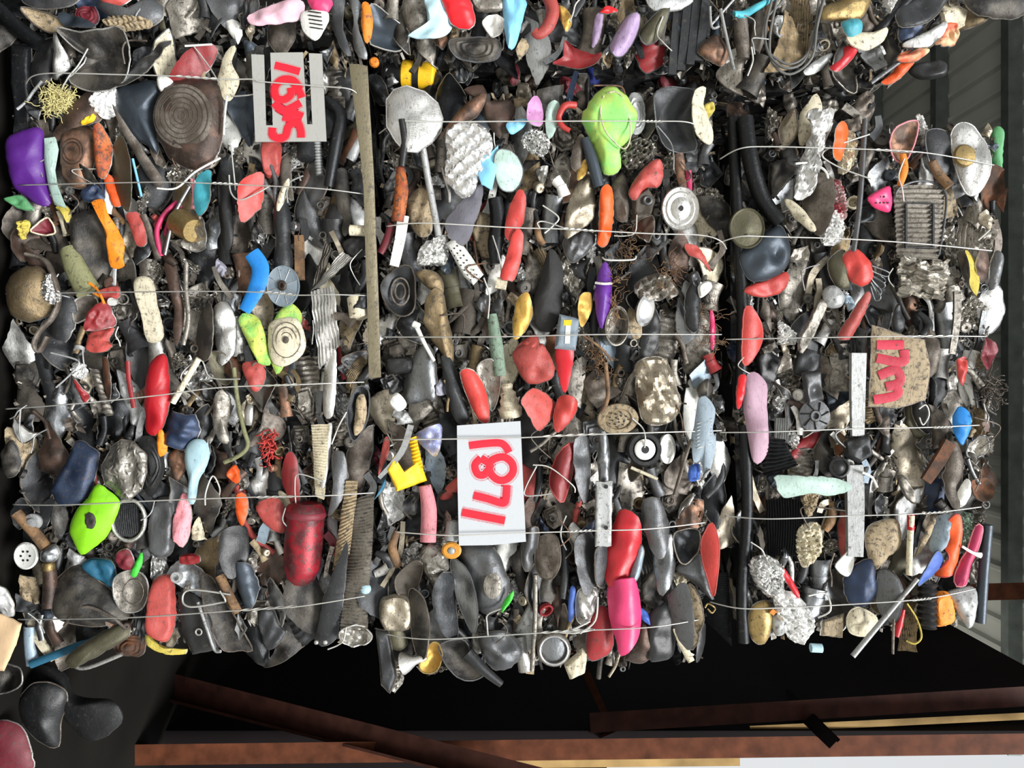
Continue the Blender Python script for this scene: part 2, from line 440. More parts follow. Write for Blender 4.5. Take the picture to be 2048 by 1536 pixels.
def S(nick, name, m, s, b=10, p='dome', d=-14, rim=None, c=1.2, sm=1, th=2.2, bend=0, R=7, cat=None, label=None, rr=1.7, sl=None, n=None, tear=1, folds=None, dents=None, edge=None):
    """a shell traced over the picture points s"""
    A = pts(s) if isinstance(s, str) else np.asarray(s, float)
    ctr = A.mean(0)
    loc = (A - ctr) * [1, -1]
    if name in HALF and rim is None: loc = loc * 1.05
    ext = np.ptp(A, axis=0).max()
    O = resample(loc, n or (26 if ext < 60 else 34 if ext < 120 else 44), sm)
    if sl is None: sl = rng.normal(0, .10, 2) + [-.07, 0]
    soft = m in SOFT
    if p == 'lens': p, b = (('half' if rng.random() < .55 else 'curl'), b * 1.55) if name in HALF else (p, b)
    if p == 'lens': p = 'curl' if 'strip' in name or 'shard' in name else 'lens'
    folds = (0 if soft or p in ('pan', 'lid', 'step') else int(rng.integers(0, 3)) if name in FOLDY else 0) if folds is None else folds
    dents = int(rng.integers(0, 2 if soft else 4)) if dents is None else dents
    foil = 'foil' in name
    if foil: O = resample(loc, 56 if ext > 50 else 36, sm)
    V, Fc, rimline = polar(O, b, p, c, th, (13 if ext > 50 else 8) if foil else (R + 2 if ext > 70 else R) if ext > 45 else 5, bend, sl, wl=max(14, ext * .26) if foil else None, tear=tear * (.25 if soft or rim else .55), folds=folds, dents=dents)
    if edge is None and not soft and 'foil' not in name: edge = EDGE.get(m, 'alu' if rng.random() < .45 else 'aludirty')
    o = mesh_obj(name, V, Fc, m, sharp=32, edge=edge, off=len(V) // 2)
    o.matrix_world = frame(ctr[0], ctr[1], d + rng.normal(0, 2))
    if rim:
        RV, RF = sweep(rimline + [0, 0, -th / 2], rr, seg=6, closed=True)
        mesh_obj('rim', RV, RF, rim, o)
    return reg(o, nick, ctr[0], ctr[1], O * [1, -1] + ctr, cat, label)

def T(nick, name, m, s, r, ratio=1.0, d=-16, z=None, sq=False, seg=10, ribs=0, hollow=False, cat=None, label=None, steps=None, jit=3):
    """a bar, tube, strip or cord along the picture points s"""
    A = pts(s) if isinstance(s, str) else np.asarray(s, float)
    ctr = A[:, :2].mean(0)
    loc = (A[:, :2] - ctr) * [1, -1]
    zz = np.asarray(z, float) if z is not None else rng.normal(0, jit, len(A))
    V, Fc = sweep(np.c_[loc, zz], r, ratio, seg, ribs=ribs, square=sq, hollow=hollow, steps=steps)
    o = mesh_obj(name, V, Fc, m)
    o.matrix_world = frame(ctr[0], ctr[1], d)
    rmax = np.max(r); rad = np.full(len(A), r) if np.isscalar(r) else np.asarray(r)
    for i in range(len(A) - 1):
        t = A[i + 1, :2] - A[i, :2]; nrm = np.array([-t[1], t[0]]) / (np.linalg.norm(t) + 1e-6)
        if rmax > 3: cover([A[i, :2] + nrm * rad[i], A[i + 1, :2] + nrm * rad[i + 1], A[i + 1, :2] - nrm * rad[i + 1], A[i, :2] - nrm * rad[i]])
    return reg(o, nick, ctr[0], ctr[1], None, cat, label)

def G(nick, name, m, s, ribs, amp, across=True, d=-12, c=1.5, bulge=6, th=3, cat=None, nv=12, label=None, sharpness=.8):
    """a ribbed or finned sheet over four picture points"""
    A = pts(s); ctr = A.mean(0)
    V, Fc = finned((A - ctr) * [1, -1], ribs, amp, th, across, c, bulge, nv, sharpness)
    o = mesh_obj(name, V, Fc, m, sharp=60)
    o.matrix_world = frame(ctr[0], ctr[1], d)
    return reg(o, nick, ctr[0], ctr[1], A, cat, label)

def Lz(nick, name, m, x, y, prof, rot=0, tx=0, ty=0, d=-14, sq=1.0, seg=28, cat=None, label=None):
    """a turned piece: cup, cap, pulley, tin"""
    V, Fc = lathe(prof, seg, sq)
    o = mesh_obj(name, V, Fc, m, sharp=35)
    o.matrix_world = frame(x, y, d, rot, tx, ty)
    r = max(q[0] for q in prof); L = max(q[1] for q in prof) - min(q[1] for q in prof)
    a = math.radians(rot); k = abs(math.sin(math.radians(tx)))
    w, h = r, max(r * sq * abs(math.cos(math.radians(tx))), L / 2 * k)
    cover([(x + w * math.cos(q) * math.cos(a) + h * math.sin(q) * math.sin(a), y - (w * math.cos(q) * math.sin(a) - h * math.sin(q) * math.cos(a))) for q in np.linspace(0, 6.28, 14)[:-1]])
    return reg(o, nick, x, y, None, cat, label)

def sub(o, name, VF, m, x=0, y=0, z=0, rot=0, tx=0):
    """a part of o, placed in o's own picture frame"""
    c = mesh_obj(name, VF[0], VF[1], m, o)
    c.matrix_parent_inverse = Matrix.Identity(4)
    c.matrix_local = Matrix.Translation((x, y, z)) @ Matrix.Rotation(math.radians(rot), 4, 'Z') @ Matrix.Rotation(math.radians(tx), 4, 'X')
    return c

def ellipse(rx, ry, n=28):
    return np.array([[rx * math.cos(a), ry * math.sin(a)] for a in np.linspace(0, 2 * math.pi, n, endpoint=False)])

def ring(R_, r, m, o, name, x=0, y=0, z=0, sq=1.0):
    V, Fc = sweep(np.c_[ellipse(R_, R_ * sq), np.zeros(28)], r, seg=8, closed=True)
    return sub(o, name, (V, Fc), m, x, y, z)

def tangle(nick, name, m, s, count, r, curl=12, d=-18, cat=None, label=None, depth=14):
    """a fuzzy ball of curled strands inside the picture outline s"""
    A = pts(s); ctr = A.mean(0); loc = (A - ctr) * [1, -1]
    Vs, Fs, off = [], [], 0
    for _ in range(count):
        w = rng.dirichlet(np.ones(len(loc)) * .5); p = np.r_[w @ loc, rng.uniform(-depth, depth)]
        P = [p]; v = rng.normal(0, 1, 3); v /= np.linalg.norm(v)
        for _k in range(5):
            v = v + rng.normal(0, .7, 3); v /= np.linalg.norm(v); P.append(P[-1] + v * curl * .4)
        V, Fc = sweep(np.array(P), r, seg=4, steps=9)
        Vs.append(V); Fs += [tuple(k + off for k in f) for f in Fc]; off += len(V)
    o = mesh_obj(name, np.vstack(Vs), Fs, m, sharp=None)
    o.matrix_world = frame(ctr[0], ctr[1], d)
    return reg(o, nick, ctr[0], ctr[1], A, cat, label)

# ------------------------------------------------------------------ the shed
def box_px(name, quads, m, kind='structure'):
    """a solid between two picture quads given as (x, y, distance from camera); built in metres where it stands"""
    def P(x, y, D): return Vector(((y - 768) / F * D, D - D0, CAMZ + (x - 1024) / F * D))
    V = [P(*q) for q in quads]
    Fc = [(0, 1, 2, 3), (7, 6, 5, 4), (0, 4, 5, 1), (1, 5, 6, 2), (2, 6, 7, 3), (3, 7, 4, 0)]
    return world_mesh(name, V, Fc, m, kind)

def world_mesh(name, V, Fc, m, kind='structure'):
    me = bpy.data.meshes.new(name); me.from_pydata([tuple(v) for v in V], [], Fc); me.update(); me.materials.append(m)
    o = bpy.data.objects.new(name, me); scene.collection.objects.link(o)
    if kind: o['kind'] = kind
    bm_fix(me)
    return o

def bm_fix(me):
    import bmesh
    bm = bmesh.new(); bm.from_mesh(me); bmesh.ops.recalc_face_normals(bm, faces=bm.faces); bm.to_mesh(me); bm.free()

def box_m(name, lo, hi, m, kind='structure'):
    x0, y0, z0 = lo; x1, y1, z1 = hi
    V = [(x0, y0, z0), (x1, y0, z0), (x1, y1, z0), (x0, y1, z0), (x0, y0, z1), (x1, y0, z1), (x1, y1, z1), (x0, y1, z1)]
    return world_mesh(name, V, [(0, 3, 2, 1), (4, 5, 6, 7), (0, 1, 5, 4), (1, 2, 6, 5), (2, 3, 7, 6), (3, 0, 4, 7)], m, kind)

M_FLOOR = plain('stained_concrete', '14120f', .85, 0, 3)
M_ROOF = plain('painted_roof_sheet', 'd2d6d1', .5, 0, 2, .1)
M_PURLIN = plain('galvanised_purlin', '747c7c', .45, .3, 9, .25)
M_RUST = plain('rust_brown_paint', '55301f', .6, 0, 14, .4)
M_RUSTSHADE = plain('dark_rust_paint', '38201a', .65, 0, 14, .4)  # darker copy of the rust paint; shade on the brace put into the colour
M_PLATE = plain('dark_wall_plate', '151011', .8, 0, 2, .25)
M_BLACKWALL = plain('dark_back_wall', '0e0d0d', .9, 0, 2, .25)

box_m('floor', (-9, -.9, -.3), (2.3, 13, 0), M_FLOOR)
M_YARD = plain('pale_yard_concrete', 'b3afa5', .9, 0, 2, .15)  # yard split off from the floor, made pale to bounce light onto the roof
box_m('ground_yard', (-12, -14, -.3), (12, -.9, -.01), M_YARD)
box_m('ground_side', (2.3, -.9, -.3), (14, 13, -.01), M_YARD)
RZ = CAMZ + 3.6
def roof():
    V, Fc = [], []
    prof, x = [], -7.0
    while x < 2.5:
        prof += [(x, 0), (x + .125, 0), (x + .145, -.03), (x + .175, -.03)]; x += .195
    prof += [(x, 0)]
    n = len(prof)
    for y in (.9, 13.0):
        V += [(px, y, RZ + pz) for px, pz in prof]
    V += [(px, y, z + .01) for px, y, z in V[:]]
    for i in range(n - 1):
        Fc += [(i, i + 1, n + i + 1, n + i), (2 * n + i, 3 * n + i, 3 * n + i + 1, 2 * n + i + 1)]
    Fc += [(i + 1, i, 2 * n + i, 2 * n + i + 1) for i in range(n - 1)] + [(n + i, n + i + 1, 3 * n + i + 1, 3 * n + i) for i in range(n - 1)]
    return world_mesh('ceiling', V, Fc, M_ROOF)
roof()
for px in (2010, 1867, 1741, 1640, 1560):     # purlins across the ribs
    D = F * 3.48 / (px - 1024)
    yy = D - D0
    V = [(-7, yy - .05, RZ - .03), (-7, yy - .05, RZ - .13), (-7, yy + .03, RZ - .13), (-7, yy + .03, RZ - .115), (-7, yy - .035, RZ - .115), (-7, yy - .035, RZ - .03)]
    V += [(2.6, b, c) for a, b, c in V]
    Fc = [(i, (i + 1) % 6, 6 + (i + 1) % 6, 6 + i) for i in range(6)] + [(5, 4, 3, 2, 1, 0), (6, 7, 8, 9, 10, 11)]
    world_mesh('roof_beam', V, Fc, M_PURLIN)
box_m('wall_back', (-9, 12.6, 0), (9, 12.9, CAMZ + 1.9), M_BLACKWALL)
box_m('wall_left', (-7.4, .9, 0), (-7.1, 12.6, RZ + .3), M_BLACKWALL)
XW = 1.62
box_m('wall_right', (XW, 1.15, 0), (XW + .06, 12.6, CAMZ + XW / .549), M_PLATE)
# rust-painted steel: column in front of the wall end, diagonal brace, small beams
def bar_px(name, a, b, half, D1, D2, m=None, deep=.09):
    (x0, y0), (x1, y1) = a, b
    t = np.array([x1 - x0, y1 - y0], float); t /= np.linalg.norm(t); n = np.array([-t[1], t[0]]) * half
    q = []
    for dd in (0, deep):
        q += [(x0 + n[0], y0 + n[1], D1 + dd), (x1 + n[0], y1 + n[1], D2 + dd), (x1 - n[0], y1 - n[1], D2 + dd), (x0 - n[0], y0 - n[1], D1 + dd)]
    return box_px(name, q, m or M_RUST)
bar_px('steel_column', (40, 1513), (2200, 1486), 21, 3.2, 3.2, deep=.12)
bar_px('brace_beam', (60, 1302), (1080, 1562), 27, 3.9, 2.95, M_RUSTSHADE, .05)
bar_px('brace_beam', (52, 1328), (1072, 1588), 3, 3.85, 2.9, M_RUSTSHADE, .09)
bar_px('rafter_beam', (1900, 1107), (2160, 1168), 13, 7.6, 6.0)
bar_px('post_beam', (1500, 1196), (2200, 1178), 17, 4.7, 4.7)
bar_px('wall_end_beam', (1180, 1446), (2160, 1386), 20, 3.42, 3.42, M_RUSTSHADE)
bar_px('angle_beam', (1545, 1368), (1668, 1488), 13, 4.2, 3.0, M_PLATE, .03)
bar_px('angle_beam', (1555, 1362), (1678, 1482), 4, 4.2, 3.0, M_PLATE, .10)
bar_px('gusset_beam', (1130, 1270), (1216, 1470), 17, 4.8, 3.45, deep=.03)
M_BOARD = plain('weathered_board', 'a08456', .7)
bar_px('sill_beam', (860, 1530), (1480, 1524), 8, 3.5, 3.5, M_BOARD, .05)
bar_px('sill_beam', (1500, 1459), (2160, 1427), 7, 3.5, 3.5, M_BOARD, .05)
bar_px('sill_beam', (-60, 1548), (880, 1538), 16, 3.45, 3.45, M_PLATE, .1)  # dark box added to block the bright ground seen beyond the column

# ------------------------------------------------------------------ catalogue of the pieces one can pick out, bale by bale
# --- bale tagged 1645
S('dark funnel-bent pan shell', 'crushed_pan', 'dark', '122,62 168,68 205,63 235,56 252,68 260,100 256,135 245,158 228,172 195,182 160,176 137,160 150,147 167,130 172,112 152,98 135,82', 16, 'dish', -30, 'alu', 3)
S('black oval pan edge', 'crushed_pan', 'black', '65,120 75,90 100,72 120,70 113,100 105,150 95,165 75,180 63,155', 12, 'dome', -2, 'taupe')
S('silver leaf-shaped sheet', 'metal_shard', 'alu', '118,72 128,90 140,125 130,150 122,163 112,155 115,110', 8, 'lens', -12)
S('black grooved metal bar', 'metal_bar', 'blackmetal', '28,87 62,90 60,180 58,262 28,276 26,170', 10, 'flat', -8, sm=0)
tangle('yellow scouring pad', 'scouring_pad', 'pad', '100,165 150,172 160,190 140,215 110,235 88,228 78,200', 300, .75, 15, -22)
S('brown slanted shard', 'metal_shard', 'brown', '182,185 200,230 170,252 115,284 125,245 150,215', 10, 'lens', -10)
S('torn white crumple', 'foil_scrap', 'whitefoil', '182,195 225,172 235,200 228,225 205,235 185,215', 6, 'dome', -22, None, 4)
S('small yellow chip', 'plastic_chip', 'yellow', '165,243 185,225 186,238 168,250', 4, 'flat', -20)
o = S('copper brown crushed pan', 'crushed_pan', 'copper', '130,262 165,250 190,270 188,310 180,340 168,370 140,370 125,340 122,292', 16, 'pan', -12, dents=0, sl=(-.05, 0))
for k in (16, 22): ring(k, 1.2, 'brown', o, 'base_ring', -2, 4, 17, 1.15)
S('orange grimy pod', 'crushed_cup', 'rustorange', '193,275 209,256 218,275 222,310 212,354 200,350 190,310', 14, 'lens', -22)
S('orange-red tapered strip', 'plastic_strip', 'deeporange', '206,348 222,352 232,380 242,410 228,412 215,385', 6, 'lens', -16)
S('blue-grey dented pan', 'crushed_pan', 'slate', '237,182 265,172 300,165 322,175 307,215 310,250 312,300 290,285 262,270 238,235', 18, 'dome', -14)
S('shiny folded sheet', 'metal_shard', 'steel', '300,112 325,85 345,95 312,145 300,165 240,177 252,152 272,130', 12, 'lens', -14, None, 4)
S('small white spoon head', 'broken_spoon', 'white', '315,155 330,152 344,163 341,178 326,186 316,172', 6, 'dome', -34)
o = S('brown crushed stock pan', 'crushed_pan', 'brown', '330,175 380,160 432,165 442,200 440,270 430,310 405,335 370,330 340,310 318,270 313,225 319,195', 22, 'pan', -22, dents=0, sl=(-.04, 0))
sub(o, 'pan_base', polar(ellipse(58, 63, 40), 3, 'flat', .5, 3, 5)[:2], 'taupe', -3, 6, 21)
for k in (52, 42, 33, 24, 15, 7): ring(k, .9, 'iron', o, 'base_ring', -3, 6, 24.5, 1.08)
S('deep red bowl side', 'crushed_bowl', 'darkred', '352,152 385,110 420,95 434,103 415,135 385,160 350,167', 10, 'lens', -10)
S('cream bent knife handle', 'knife_grip', 'cream', '445,117 463,93 473,97 461,120 468,140 477,158 465,190 450,200 440,185 434,160', 9, 'lens', -26)
S('long tapered grey strip', 'metal_strip', 'taupe', '234,215 250,240 285,300 320,358 308,371 284,340 250,268', 5, 'lens', -20)
S('white torn flakes', 'foil_scrap', 'foildirty', '235,240 256,275 240,292 224,312 230,270', 6, 'dome', -8, None, 4)
S('olive-grey lens pan', 'crushed_pan', 'olivedark', '222,312 255,285 272,320 278,380 264,422 240,402 225,352', 14, 'lens', -8)
T('pale blue thin edge', 'metal_strip', 'sky', '266,318 273,352 281,392', 2.6, d=-16)
o = S('purple crushed pot', 'crushed_pot', 'purple', '15,290 40,268 80,260 84,290 88,360 95,402 75,405 45,385 25,365', 20, 'dome', -22)
sub(o, 'pot_lip', polar((pts('83,266 105,263 113,290 105,330 110,360 128,405 105,398 92,360 84,310') - [55.2, 325]) * [1, -1], 8, 'lens', 1, 2)[:2], 'mint', 0, 0, 4)
S('navy flared cap', 'bottle_stopper', 'navy', '168,382 200,358 208,385 212,400 190,405 172,402', 12, 'dome', -14)
S('green torn chip', 'plastic_chip', 'grassgreen', '10,397 40,390 58,408 62,420 40,418 18,406', 4, 'flat', -24)
S('yellow curled scrap', 'plastic_chip', 'oldyellow', '112,415 130,410 142,430 136,446 125,430', 7, 'lens', -18)
S('yellow foil twist', 'foil_scrap', 'oldyellow', '34,446 55,442 50,470 38,476', 7, 'dome', -18, None, 3)
S('red-brown torn cup', 'crushed_cup', 'maroon', '65,460 95,435 110,462 103,468 90,470 70,466', 8, 'dish', -10, 'cream')
S('dark folded pouch', 'metal_shard', 'brown', '55,490 75,512 98,540 112,578 95,562 66,548', 7, 'lens', -10)
o = S('orange flat handle', 'pan_grip', 'orange', '183,405 208,400 216,428 235,465 247,488 243,512 245,531 220,534 213,513 215,490 205,455 193,420', 10, 'lens', -34)
S('grimy round pot', 'crushed_pot', 'dark', '150,440 190,430 222,470 217,540 190,568 163,540 148,500', 18, 'pan', -6)
o = T('olive tapered can', 'crushed_can', 'olive', '132,496 150,535 177,582', [17, 22, 25], .7, -20, seg=14)
o = S('bronze round pot', 'crushed_pot', 'bronze', '15,562 40,540 80,538 97,562 101,600 95,625 65,640 40,638 20,625 11,590', 26, 'dome', -22)
S('foil patch', 'foil_scrap', 'foil', '80,580 98,545 110,570 117,595 105,608 88,600', 5, 'dome', -44, None, 3)
T('bent hoop strap', 'metal_strip', 'taupe', '52,508 88,520 114,562 118,600 104,636 80,660 71,688 78,702 96,672', 4.5, 1.8, -30)
S('grey half-moon sheet', 'metal_shard', 'charcoal', '105,600 130,585 152,610 149,650 135,680 110,672 98,655 115,630', 9, 'lens', -10)
S('brown disc', 'pan_cover', 'taupe', '150,602 180,590 194,605 186,627 160,646 150,640', 8, 'dish', -6, 'alu')
S('dark red crumple', 'metal_shard', 'darkred', '190,622 215,603 226,640 222,652 182,662 182,640', 8, 'lens', -12, None, 3)
S('salmon torn flap', 'metal_shard', 'salmon', '180,665 222,655 215,680 226,690 208,703 178,700', 7, 'dome', -14, None, 2)
S('salmon square lump', 'plastic_block', 'salmon', '198,580 234,572 238,591 225,601 205,596', 8, 'flat', -16)
Lz('white bush ring', 'bush_ring', 'white', 226, 604, [(4, 0), (8, 0), (8, 8), (4, 8)], d=-24, seg=16)
T('orange frayed strap', 'plastic_strip', 'orange', '175,565 190,576 203,592 210,608', 2.8, .8, -40)
T('orange strap end', 'plastic_strip', 'orange', '186,586 203,594', 2.4, .8, -40)
S('salmon tapered tag', 'plastic_strip', 'salmon', '254,431 280,427 290,460 292,487 275,492 263,460', 6, 'lens', -18)
T('tan flat stick', 'metal_strip', 'taupe', '286,430 300,470 315,518', 7, .5, -20)
T('magenta double cord', 'cord', 'magenta', '352,402 330,430 317,465 322,512', 5, 1, -14)
T('magenta inner cord', 'cord', 'magenta', '362,410 342,440 329,470 329,506', 4, 1, -10)
T('grey diagonal rod', 'metal_rod', 'steel', '378,372 350,430 330,510', 4, 1, -20)
o = Lz('brassy dented cup', 'cup', 'brass', 372, 452, [(19, 30), (23, 30), (24, 26), (27, -6), (28, -24), (20, -28)], rot=60, tx=60, d=-22)
S('grey crumpled collar', 'metal_shard', 'foildirty', '345,482 375,490 398,478 408,445 421,455 416,490 400,502 380,500', 8, 'lens', -16, None, 3)
S('teal curved plate', 'metal_shard', 'teal', '395,356 426,347 428,370 423,420 405,433 392,410 390,380', 9, 'lens', -28)
T('thin pink strip', 'plastic_strip', 'pink', '384,358 388,388 387,418', 4, .6, -18)
S('black tapered bar', 'metal_bar', 'black', '432,355 456,365 468,470 460,502 445,480', 9, 'lens', -10)
S('salmon can under sign', 'crushed_can', 'salmon', '525,284 558,284 556,348 530,350', 12, 'flat', -14)
S('red torn corner', 'metal_shard', 'coral', '490,370 526,350 522,400 500,434 485,442 483,400', 8, 'lens', -16)
S('cream-smeared blade', 'broken_knife', 'cream', '556,392 575,358 578,372 558,420 552,424', 4, 'lens', -30)
Lz('fluted grey cap', 'bottle_stopper', 'charcoal', 612, 300, [(15, 20), (18, 18), (19, -18), (15, -22)], rot=0, tx=75, d=-14, seg=12)
T('pale corrugated hose', 'hose', 'palegrey', '634,285 640,350', 8, 1, -10, ribs=11, z=[0, 0])
T('black elbow pipe', 'pipe', 'blackmetal', '650,200 680,228 672,290 656,372', [12, 13, 14, 10], 1, -22)
S('long tan metal strap', 'metal_strip', 'strap', '699,131 735,133 742,250 749,380 755,560 762,755 738,756 733,560 728,380 716,240', 6, 'curl', -42, None, .8, 0, th=3, tear=.4, n=60, sl=(-.15, 0))
S('rusty curled strip', 'metal_strip', 'dark', '668,350 692,340 698,380 700,450 686,470 672,400', 8, 'lens', -8, None, 3)
T('brass pipe end', 'pipe', 'cream', '700,460 736,462', 11, 1, -26, z=[0, 0], hollow=True)
S('black rubber lump', 'rubber_lump', 'rubber', '688,482 730,470 736,500 716,517 692,502', 10, 'dome', -18, None, 2)
G('splayed fin strip', 'finned_strip', 'aludirty', '650,485 664,497 650,545 622,585', 4, 2.5, False, -18, 2)
G('grey ribbed fin sheet', 'finned_strip', 'alu', '684,503 706,515 650,566 624,580', 6, 2, False, -24, 2)
o = Lz('blue-grey cable spool', 'spool', 'bluegrey', 566, 572, [(32, -6), (33, 0), (32, 4), (29, 2), (6, 3)], d=-26, sq=1.27)
Vh, Fh = lathe([(8, 0), (9, 6), (6, 9), (4, 9), (4, 2)], 16, 1.2); sub(o, 'hub', (Vh, Fh), 'brown', 0, 0, 2)
for k in range(8):
    a = k * math.pi / 4 + .3
    sub(o, 'spoke', sweep(np.array([[9 * math.cos(a), 11 * math.sin(a), 3], [30 * math.cos(a), 38 * math.sin(a), 3]]), .8, seg=4), 'palegrey')
T('bright blue bent plate', 'metal_strip', 'blue', '502,505 520,535 516,575 489,622', [16, 18, 17, 12], .3, -26)
S('lime yellow bag', 'plastic_bag', 'limeyellow', '475,640 490,625 520,645 535,700 542,728 520,727 505,702 488,670', 10, 'dome', -14, None, 3)
o = S('dusty round motor cover', 'motor_cover', 'cream', '535,655 557,637 590,637 605,660 611,690 597,716 562,733 540,715', 10, 'dome', -26)
for k in (28, 20, 12): ring(k, .9, 'taupe', o, 'cover_ring', 0, 0, 9 - k * .05, 1.25)
sub(o, 'hub', lathe([(6, 0), (6, 5), (3, 6)], 14, 1.2), 'taupe', 0, 0, 8)
S('lime cover skirt', 'plastic_chip', 'limeyellow', '548,640 575,608 595,618 600,650 560,742 545,735 540,700', 5, 'flat', -14)
T('tall black ribbed hose', 'hose', 'charcoal', '562,392 565,460 567,536', [15, 17, 18], 1, -12, ribs=18, z=[0, 0, 0])
T('dark wood strip', 'wood_strip', 'wood', '597,470 600,560', 9, .5, -10, sq=True)
G('wavy ribbed sheet', 'finned_strip', 'alu', '622,580 668,572 680,690 640,740', 7, 2.6, False, -22, 3, bulge=10)
S('silver leaf strip', 'metal_strip', 'alu', '650,722 672,698 673,760 664,832 645,822', 7, 'lens', -18)
T('brown twisted grip', 'pot_grip', 'taupe', '648,640 680,632 706,646', [11, 8, 12], .8, -24)
Lz('cream cup', 'cup', 'cream', 716, 615, [(16, 22), (19, 20), (20, -20), (15, -24)], tx=80, rot=8, d=-22)
S('grey curled lip', 'metal_shard', 'charcoal', '703,602 722,588 738,592 736,612 712,622', 8, 'dome', -34)
G('tan finned block', 'finned_strip', 'tan', '690,735 722,712 734,722 700,778', 9, 1.8, True, -16, 2)
S('oval brush rim', 'brush', 'blackmetal', '697,812 714,775 735,780 738,822 730,852 710,882 697,852', 10, 'dish', -18, 'grey')
S('tan bristle lens', 'brush', 'tan', '712,800 728,790 732,825 724,860 708,868', 8, 'lens', -28, None, 2)
G('cream ribbed strip', 'finned_strip', 'cream', '622,850 658,848 648,1000 630,992', 26, 1.8, True, -20, 1, bulge=4)
S('silver sliver by ribs', 'metal_strip', 'alu', '648,862 662,850 658,920 650,975 643,960', 5, 'lens', -12)
S('tall grey sheet', 'metal_strip', 'grey', '664,912 690,905 694,960 682,1002 655,1034 668,975', 8, 'lens', -16, None, 3)
G('tan ribbed elbow strip', 'finned_strip', 'tan', '692,962 716,962 698,1110 664,1142', 22, 1.8, True, -22, 1, bulge=6)
G('shredded radiator core', 'radiator', 'aludirty', '706,1000 748,988 735,1262 680,1258', 40, 2.2, True, -14, 4, bulge=6, nv=16)
o = S('dark strap with rivets', 'metal_strip', 'charcoal', '700,1078 697,1130 668,1282 626,1290 630,1262 655,1175 680,1118', 7, 'lens', -22, None, 2)
for q in (-18, 0): sub(o, 'rivet', lathe([(5, 0), (4, 3), (1, 4)], 12), 'alu', -19 + q + 6, -92, 6)
Lz('pale blue bead lump', 'bead', 'paleblue', 731, 1178, [(3, 10), (9, 6), (11, 0), (9, -6)], d=-12)
S('crushed tumbler base', 'cup', 'foildirty', '680,1264 715,1250 742,1270 735,1287 700,1292', 9, 'dish', -20, 'alu', 3)
o = Lz('red cylinder tank', 'tank', 'tankred', 607, 1085, [(28, -80), (37, -72), (39, -64), (37, -60), (38, 0), (36, 50), (28, 72), (14, 84)], rot=-4, tx=90, d=-12)
sub(o, 'tank_band', lathe([(38, -64), (40.5, -60), (40.5, -54), (38, -50)], 28), 'maroon')
S('dark red spine', 'metal_strip', 'darkred', '575,908 595,915 600,1000 598,1042 575,992 562,960', 8, 'lens', -12)
tangle('red mesh netting', 'netting', 'coral', '530,850 550,848 554,880 548,930 530,942 533,895', 70, 1.3, 14, -18)
S('salmon corner shard', 'metal_shard', 'salmon', '488,728 526,726 526,765 510,783 495,760', 8, 'dome', -16)
S('salmon lower shard', 'metal_shard', 'salmon', '515,1010 556,1000 569,1050 560,1066 530,1046', 8, 'dome', -14)
S('bright red long pot', 'crushed_pot', 'red', '305,722 330,711 335,740 338,800 325,850 305,868 288,850 290,780 297,740', 20, 'dome', -24, dents=1)
T('red speckled edge', 'metal_strip', 'darkred', '256,722 257,760 266,816', 5, .7, -12)
T('white round rod', 'metal_rod', 'cream', '398,717 345,806', 6, 1, -34)
S('navy creased can', 'crushed_can', 'navy', '333,842 345,822 372,830 395,829 399,860 385,888 365,901 331,887', 10, 'curl', -18, None, 3.5, 0, folds=3)
S('pale blue ladle', 'ladle', 'paleblue', '370,895 385,880 405,883 416,905 411,935 397,962 391,1003 378,1003 377,960 369,930', 13, 'dome', -28)
o = S('blue-black pan bottom', 'crushed_pan', 'navy', '145,900 155,883 187,905 191,918 180,970 165,997 130,1010 110,980 120,950 135,922', 12, 'pan', -18)
o = S('hexagonal dull tin', 'crushed_tin', 'foildirty', '215,895 240,880 266,884 291,910 293,945 285,977 262,997 235,990 210,970 204,930', 8, 'pan', -22, 'aludirty', 4, 0)
S('black disc half', 'pan_cover', 'black', '275,890 305,878 326,935 310,982 293,982', 7, 'lid', -10)
o = S('lime green dish', 'crushed_dish', 'lime', '195,972 215,984 236,1006 226,1040 205,1076 180,1096 160,1107 145,1080 139,1060 150,1028 175,998', 16, 'dome', -26, folds=0, dents=0)
sub(o, 'scuff_mark', polar(ellipse(11, 16, 18), 1.2, 'flat', .8, 1.5, 3, tear=2)[:2], 'dark', 4, 2, 16)
o = G('grey ribbed filter', 'filter', 'charcoal', '228,1005 275,1008 280,1075 232,1072', 12, 1.6, False, -16, .5, bulge=6)
ring(33, 4, 'alu', o, 'filter_ring', 4, 0, 2, 1.25)
S('pink scuffed grip', 'pan_grip', 'pink', '353,1012 365,985 376,1000 379,1050 370,1092 350,1082 345,1050', 11, 'lens', -20, None, 2)
S('orange torn wedge', 'plastic_chip', 'deeporange', '453,945 470,930 480,955 475,967 460,962', 5, 'flat', -18)
S('orange torn flame', 'plastic_chip', 'deeporange', '474,988 490,990 496,1015 485,1052 474,1040 470,1012', 6, 'lens', -20)
S('orange small wedge', 'plastic_chip', 'orange', '315,872 325,860 331,900 315,912', 6, 'lens', -18)
T('olive looped hose', 'hose', 'olive', '468,735 474,800 488,858 496,890 480,910 448,925', 4.5, 1, -26)
S('olive cup shell', 'cup', 'olivedark', '420,708 446,706 462,730 456,768 432,758', 9, 'dish', -12, 'taupe')
S('rusty latch plate', 'latch', 'aludirty', '428,800 442,780 458,800 452,850 456,882 440,885 426,850', 8, 'dome', -20, None, 3)
S('brown ridged shell', 'crushed_can', 'copper', '336,910 360,898 372,930 356,962 340,940', 10, 'dome', -10)
T('brown broom stick', 'pot_grip', 'wood', '32,1026 62,1062 92,1096', 11, 1, -22)
S('grey steel elbow', 'pipe_elbow', 'steel', '85,1100 108,1090 116,1108 104,1125 82,1122', 11, 'dome', -26)
